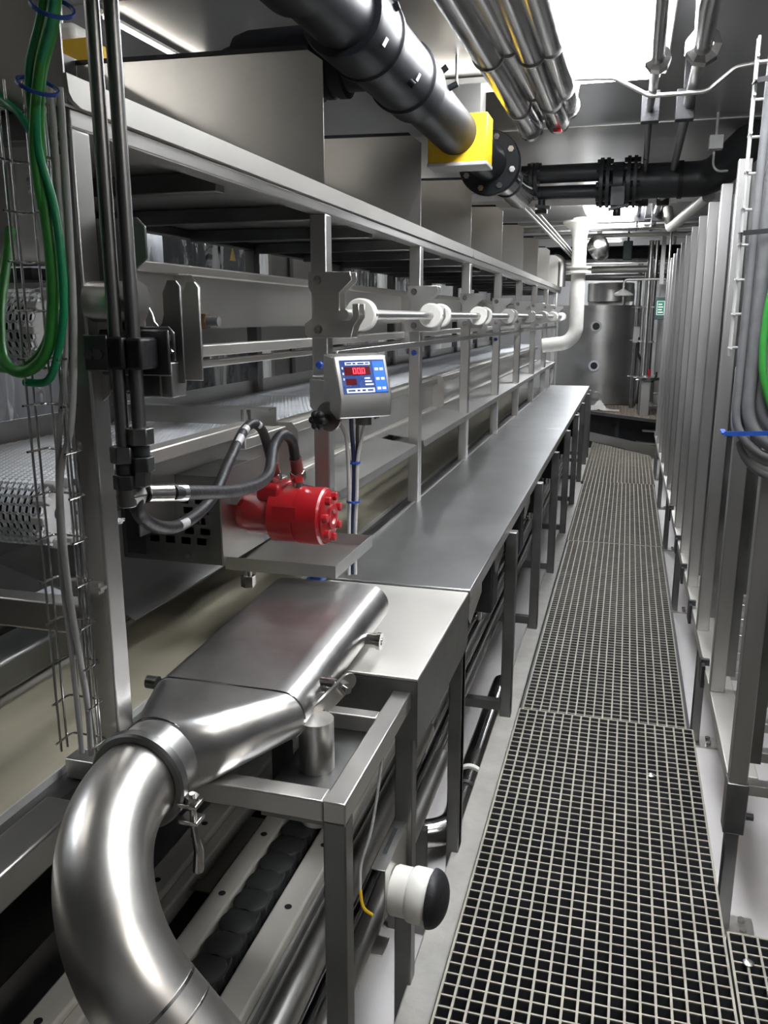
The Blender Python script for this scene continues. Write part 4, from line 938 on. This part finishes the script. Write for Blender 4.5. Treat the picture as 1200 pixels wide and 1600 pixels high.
MB().cyl((-.62, 6.0, 2.40), (-.62, 6.0, 2.34), .025, 12).nut((-.62, 6.0, 2.31), (0, 0, 1), .045, .025).bar((-.66, 5.98, 2.36), (-.56, 5.98, 2.345), .025, .02).to('drain_valve', M_CAST, cp)
MB().ring((.24, 6.0, 2.49), (1, 0, 0), .108, .116, .03).to('band', M_RUBBER, cp)
solo(MB().box(.36, .43, 5.2, 5.27, 2.53, 2.60).cyl((.395, 5.235, 2.59), (.395, 5.235, ZC), .008, 8).tube(spline([(.39, 5.25, 2.52), (.392, 5.24, 2.45), (.42, 5.24, 2.42), (.47, 5.26, 2.42)]), .006, 8), 'sensor_box', M_GREYL, 'small grey sensor box near the bend of the black cross pipe', 'sensor')
# tall pipes further along
dp = solo(MB().tube(fillet([(.48, 6.6, 2.46), (.33, 9.2, 2.50), (.30, 9.3, 2.70)], .1), .045, 22), 'steel_pipe', M_COVER, 'pale steel pipe slanting above the rack uprights', 'pipe')
for i, (x, r_) in enumerate(((.035, .022), (.20, .030))):
    r = thing('ceiling_pipe', ['slim ceiling pipe beyond the black cross pipe, left one', 'thicker ceiling pipe beyond the black cross pipe, right one'][i], 'pipe', (x, 6.5, 2.6))
    MB().cyl((x, 6.2, 2.56), (x - .03, 10.5, 2.62), r_, 16).to('pipe', M_PIPEST, r)
    for y, dx in ((7.6, 0), (8.8, -.01)): MB().box(x - .05 + dx, x + .05 + dx, y, y + .06, 2.53, ZC).to('bracket', M_CAST, r)

# ------------------------------------------------------------------ far end
wp = thing('plastic_elbow_pipe', 'white plastic pipe bending towards the conveyor at the far end', 'pipe', (-.54, 9, 1.3))
MB().tube(fillet([(-.538, 9.0, 2.60), (-.525, 9.0, 1.38), (-.86, 9.0, 1.34)], .17, 10), .072, 28).to('pipe', M_WHITEPVC, wp)
MB().lathe((-.53, 9.0, 2.06), (0, 0, 1), [(.074, 0), (.125, .004), (.125, .024), (.090, .03), (.09, .05), (.125, .056), (.125, .07), (.074, .075)], 28).to('flange', M_WHITEPVC, wp)
MB().lathe((-.538, 9.0, 2.42), (0, 0, 1), [(.074, 0), (.088, .06), (.17, .13), (.17, .15), (.074, .152)], 28).to('funnel_flange', M_WHITEPVC, wp)
tk = thing('steel_tank', 'tall round steel tank with two round sight ports', 'tank', (-.42, 13.5, .36))
TC = V((-.42, 13.5, 0))
MB().lathe((TC.x, TC.y, .36), (0, 0, 1), [(.64, 0), (.64, 1.42), (.60, 1.43)], 56).to('shell', M_BRUSH, tk, smooth=30)
MB().ring((TC.x, TC.y, 1.74), (0, 0, 1), .63, .66, .06, 56).to('rim_band', M_STEEL, tk)
MB().lathe((TC.x + .12, TC.y - .05, 1.86), (0, 0, 1), [(.34, 0), (.34, .26), (.33, .27)], 40).to('hatch_drum', M_STEEL, tk, smooth=30)
for k in range(4):
    a = 2 * PI * k / 4 + .6; MB().cyl((TC.x + .55 * math.cos(a), TC.y + .55 * math.sin(a), 1.79), (TC.x + .55 * math.cos(a), TC.y + .55 * math.sin(a), 2.05), .02, 10).to('stay_rod', M_STEEL, tk)
MB().box(TC.x - .2, TC.x + .4, TC.y - .2, TC.y + .1, 1.80, 1.87).to('hatch_base', M_DARKSHADE, tk)
for z in (1.50, .93):
    pdir = V((-.07, -1, 0)).normalized(); c = V((TC.x, TC.y, z)) + pdir * .625
    p = MB().ring(c, pdir, .052, .078, .045, 28).to('sight_port', M_PRINT, tk)  # polished ring, its bright glint put in as white colour
    MB().cyl(c, c + pdir * .02, .053, 24).to('port_glass', M_CAST, p)
cq = V((TC.x, TC.y, .50)) + V((0, -.62, 0)); MB().cyl(cq, cq + V((0, -.12, 0)), .05, 20).to('outlet', M_STEEL, tk)
struct_pts = [(-.75, 12.35, 0), (.60, 11.1, 0), (1.3, 11.1, 0), (1.3, 14.6, 0), (-1.6, 14.6, 0), (-1.6, 12.35, 0)]
pf = thing('tank_platform', 'raised platform of brown grating that the tank stands on', 'platform', (0, 12.5, ZF))
MB().prism([(x, y, .30) for x, y, _ in struct_pts], (0, 0, .04)).to('deck', M_DARKSHADE, pf)
m = MB()
for i in range(44):
    x = -.72 + i * .045
    ya = 12.35 - (x + .75) / 1.35 * 1.25 if x < .6 else 11.1
    m.box(x - .004, x + .004, ya + .01, 13.2, .34, .356)
for j in range(22):
    y = 11.2 + j * .08
    xa = max(-.74, -.75 + (12.35 - y) / 1.25 * 1.35)
    m.box(xa, 1.2, y - .003, y + .003, .34, .354)
m.to('grating_bars', mat('brown_grating', (.30, .25, .20), .2, .55, .15, 10), pf)
for x, y in ((-.7, 12.4), (.55, 11.2), (1.2, 11.2), (-.1, 11.9)): MB().box(x, x + .05, y + .05, y + .10, ZF, .30).to('leg', M_CAST, pf)
struct(MB().box(-.5, .9, 12.7, 12.75, ZF, .30), 'trim_6', M_CAST)  # dark sheet added to stand for the shade under the platform
solo(MB().cyl((.20, 12.3, -.1), (.46, 12.0, -.08), .02, 12).cyl((.28, 12.2, .08), (.5, 12.0, .1), .02, 12), 'drain_pipe', M_STEEL, 'thin drain pipes below the platform', 'pipe')
cm = MB(); bm = cm.bm; G = []
for i in range(15):
    row = []
    for j in range(9):
        u, v_ = i / 14, j / 8
        x = -.50 + .44 * u; y = 12.02 + .26 * v_ + .05 * math.sin(u * 5); z = .357 + max(.003, (.15 * math.sin(PI * min(1, v_ * 1.0)) * (1.15 - .8 * u) * (.7 + .35 * math.sin(u * 13 + v_ * 5)) + .02 * math.sin(u * 21 + v_ * 9)) * math.sin(PI * min(1, u * 1.2 + .12)) if 0 < i < 14 else .003)
        row.append(bm.verts.new((x, y, z)))
    G.append(row)
for i in range(14):
    for j in range(8): bm.faces.new([G[i][j], G[i + 1][j], G[i + 1][j + 1], G[i][j + 1]])
solo(cm, 'cleaning_cloth', M_CLOTH, 'crumpled white cloth on the platform edge beyond the bench', 'cloth')
es = thing('emergency_shower', 'pale shower head on a horizontal pipe in front of the tank', 'shower', (-.09, 11.5, 1.95))
MB().tube(fillet([(-.10, 11.5, 1.98), (-.10, 11.5, 2.10), (XR, 11.5, 2.10)], .05), .017, 14).to('pipe', M_COVER, es)
MB().lathe((-.10, 11.5, 1.90), (0, 0, 1), [(.125, 0), (.128, .01), (.10, .035), (.05, .065), (.02, .085)], 30).to('head', M_WHITEPL, es)
solo(MB().box(.33, .38, 11.47, 11.53, 2.04, ZC), 'hanger_strut', M_STEEL, 'strut holding up the shower pipe', 'strut')
MP = [((.10, 12.55, .356), 2.35, .035, M_PIPEST, 'steel pipe just right of the tank'), ((.215, 11.85, .356), 2.6, .035, M_STEEL, 'shiny column pipe in front of the dark wall, left one'), ((.285, 11.85, .356), 2.6, .030, M_PIPEST, 'shiny column pipe in front of the dark wall, right one'), ((.17, 12.3, .356), 2.3, .016, M_STEEL, 'thin pipe between the tank and the column pipes')]
for (p, zt, r_, m_, l_) in MP:
    r = thing('column_pipe', l_, 'pipe', p)
    MB().cyl(p, (p[0], p[1], zt), r_, 18).to('pipe', m_, r)
    m = MB()
    for z in (.8, 1.3, 1.75): m.ring((p[0], p[1], z), (0, 0, 1), r_, r_ + .02, .02, 16).cyl((p[0] - r_ - .05, p[1] - .02, z + .01), (p[0] + r_ + .04, p[1] - .02, z + .01), .007, 8)
    m.to('pipe_clips', M_STEEL, r)
solo(MB().box(.06, .15, 12.40, 12.50, 1.28, 1.50), 'grey_actuator', M_GREYBOX, 'grey actuator on the steel pipe beside the tank', 'actuator', bev=.008)
pb = thing('pump_unit', 'steel column and small pump on the platform by the rack', 'pump', (.33, 11.5, .356))
MB().box(.20, .32, 11.6, 11.72, .356, .80).to('column', M_STEEL, pb, bev=.006)
MB().lathe((.30, 11.6, .80), (0, 0, 1), [(.06, 0), (.13, .03), (.13, .06), (.05, .09)], 24).to('pump_head', M_PIPEST, pb)
MB().tube(fillet([(.34, 11.55, .80), (.34, 11.55, .50), (.60, 11.55, .50)], .05), .022, 14).cyl((.36, 11.55, .66), (.6, 11.55, .66), .02, 12).to('pump_pipe', M_POLISH, pb)
MB().cyl((.29, 11.57, .89), (.29, 11.57, .96), .02, 12).to('red_knob', M_RED, pb)
MB().cyl((.38, 11.57, .86), (.38, 11.57, .93), .015, 12).to('black_knob', M_RUBBER, pb)
sb = thing('sign_box', 'dark green box with a pale lettered green panel beside the rack', 'box', (.36, 10.6, 1.58))
MB().box(.275, .50, 10.55, 10.72, 1.60, 1.86).to('body', M_DKGREEN, sb, bev=.008)
MB().box(.30, .38, 10.546, 10.55, 1.66, 1.81).to('panel', M_SIGN, sb)
m = MB().box(.296, .302, 10.544, 10.549, 1.655, 1.815).box(.378, .384, 10.544, 10.549, 1.655, 1.815).box(.296, .384, 10.544, 10.549, 1.655, 1.661).box(.296, .384, 10.544, 10.549, 1.809, 1.815)
for k in range(4): m.box(.312, .368 - .012 * (k % 2), 10.544, 10.549, 1.68 + k * .03, 1.692 + k * .03)
m.to('panel_marks', M_PRINT, sb)
MB().cyl((.40, 10.64, 1.86), (.40, 10.64, ZC), .015, 10).to('hanger_rod', M_STEEL, sb)
solo(MB().box(.38, .95, 12.5, 12.7, .356, 1.7), 'steel_cabinet', M_BRUSH, 'tall steel cabinet behind the column pipes', 'cabinet', bev=.008)
solo(MB().box(.36, .60, 11.9, 12.1, 1.85, 2.05).cyl((.5, 12.0, 2.05), (.5, 12.0, ZC), .02), 'grey_motor_box', M_GREYBOX, 'grey box above the column pipes by the rack', 'box', bev=.01)
# horizontal pipes near the far ceiling
for i, (x0, x1, y, z, r_, m_, l_) in enumerate(((XP, XR, 12.0, 2.47, .085, M_BLACKPVC, 'fat black pipe crossing below the far ceiling'), (XP, XR, 12.3, 2.27, .05, M_COVER, 'pale pipe crossing below the fat black pipe'), (XP, XR, 12.4, 2.17, .045, M_DARKSHADE, 'dark pipe crossing above the tank hatch'),
    (XP, XR, 9.9, 2.58, .03, M_PIPEST, 'slim pipe crossing under the far ceiling lamp'), (XP, XR, 13.4, 2.45, .04, M_PIPEST, 'steel pipe crossing high behind the fat black pipe'), (XP, XR, 11.0, 2.60, .025, M_COVER, 'thin pale pipe crossing in front of the fat black pipe'))):
    solo(MB().cyl((x0, y, z), (x1, y, z), r_, 20), 'cross_pipe', m_, l_, 'pipe')
sd2 = thing('duct_end', 'round ribbed steel duct end hanging below the far ceiling', 'duct', (-.42, 11, 2.35))
MB().lathe((-.42, 10.7, 2.46), (0, 1, 0), [(.09, 0), (.125, .02), (.118, .05), (.125, .08), (.118, .11), (.125, .14), (.12, 1.0)], 30).to('duct', M_PIPEST, sd2)
MB().cyl((-.42, 10.68, 2.48), (-.42, 10.7, 2.48), .05, 24).to('end_disc', M_COVER, sd2)
MB().box(-.45, -.39, 11.0, 11.06, 2.55, ZC).to('hanger', M_STEEL, sd2)
solo(MB().box(-.14, -.02, 11.8, 11.95, 2.36, 2.60).cyl((-.08, 11.87, 2.58), (-.08, 11.87, ZC), .015, 8), 'valve_block', M_DKGREEN, 'dark valve block on the fat black pipe', 'valve', bev=.02)
for i, y in enumerate((8.0, 10.2)):
    solo(MB().box(-1.5, .7, y, y + .06, ZC - .12, ZC - .06), 'ceiling_strut', M_STEEL, 'steel strut under the ceiling, %s beyond the black cross pipe' % ORD[i], 'strut')
hp = solo(MB().tube(fillet([(-1.3, 10.95, 2.0), (-1.0, 10.95, 2.33), (-.86, 10.95, 2.33), (-.86, 10.95, 2.0)], .08), .06, 20), 'bent_duct', M_COVER, 'pale bent duct at the far end of the dividers', 'duct')
solo(MB().tube(spline([(.15, 12.4, 1.35), (.14, 12.3, 1.15), (.20, 12.2, 1.0), (.19, 12.2, .75), (.17, 12.25, .45)]), .02, 10), 'cable_bundle', M_BLACKC, 'dark cable bundle between the tank and the column pipes', 'cable')

# ------------------------------------------------------------------ camera and colour management
cam_d = bpy.data.cameras.new('camera'); cam = bpy.data.objects.new('camera', cam_d); COL.objects.link(cam)
cam_d.sensor_fit = 'VERTICAL'; cam_d.sensor_height = 36.0; cam_d.lens = 1300 / 1600 * 36.0
cam_d.clip_start = .02; cam_d.clip_end = 60
cam.location = (0, 0, 1.63)
cam.rotation_euler = (math.radians(90 - 13.18), 0, math.radians(16.05))
scene.camera = cam
wd = bpy.data.worlds.new('world'); scene.world = wd; wd.use_nodes = True
wd.node_tree.nodes['Background'].inputs[0].default_value = (.5, .52, .55, 1)
wd.node_tree.nodes['Background'].inputs[1].default_value = .3
vs = scene.view_settings
scene.display_settings.display_device = 'sRGB'
vs.view_transform = 'Standard'; vs.look = 'None'; vs.gamma = 1.0; vs.exposure = 0.0
vs.use_curve_mapping = False
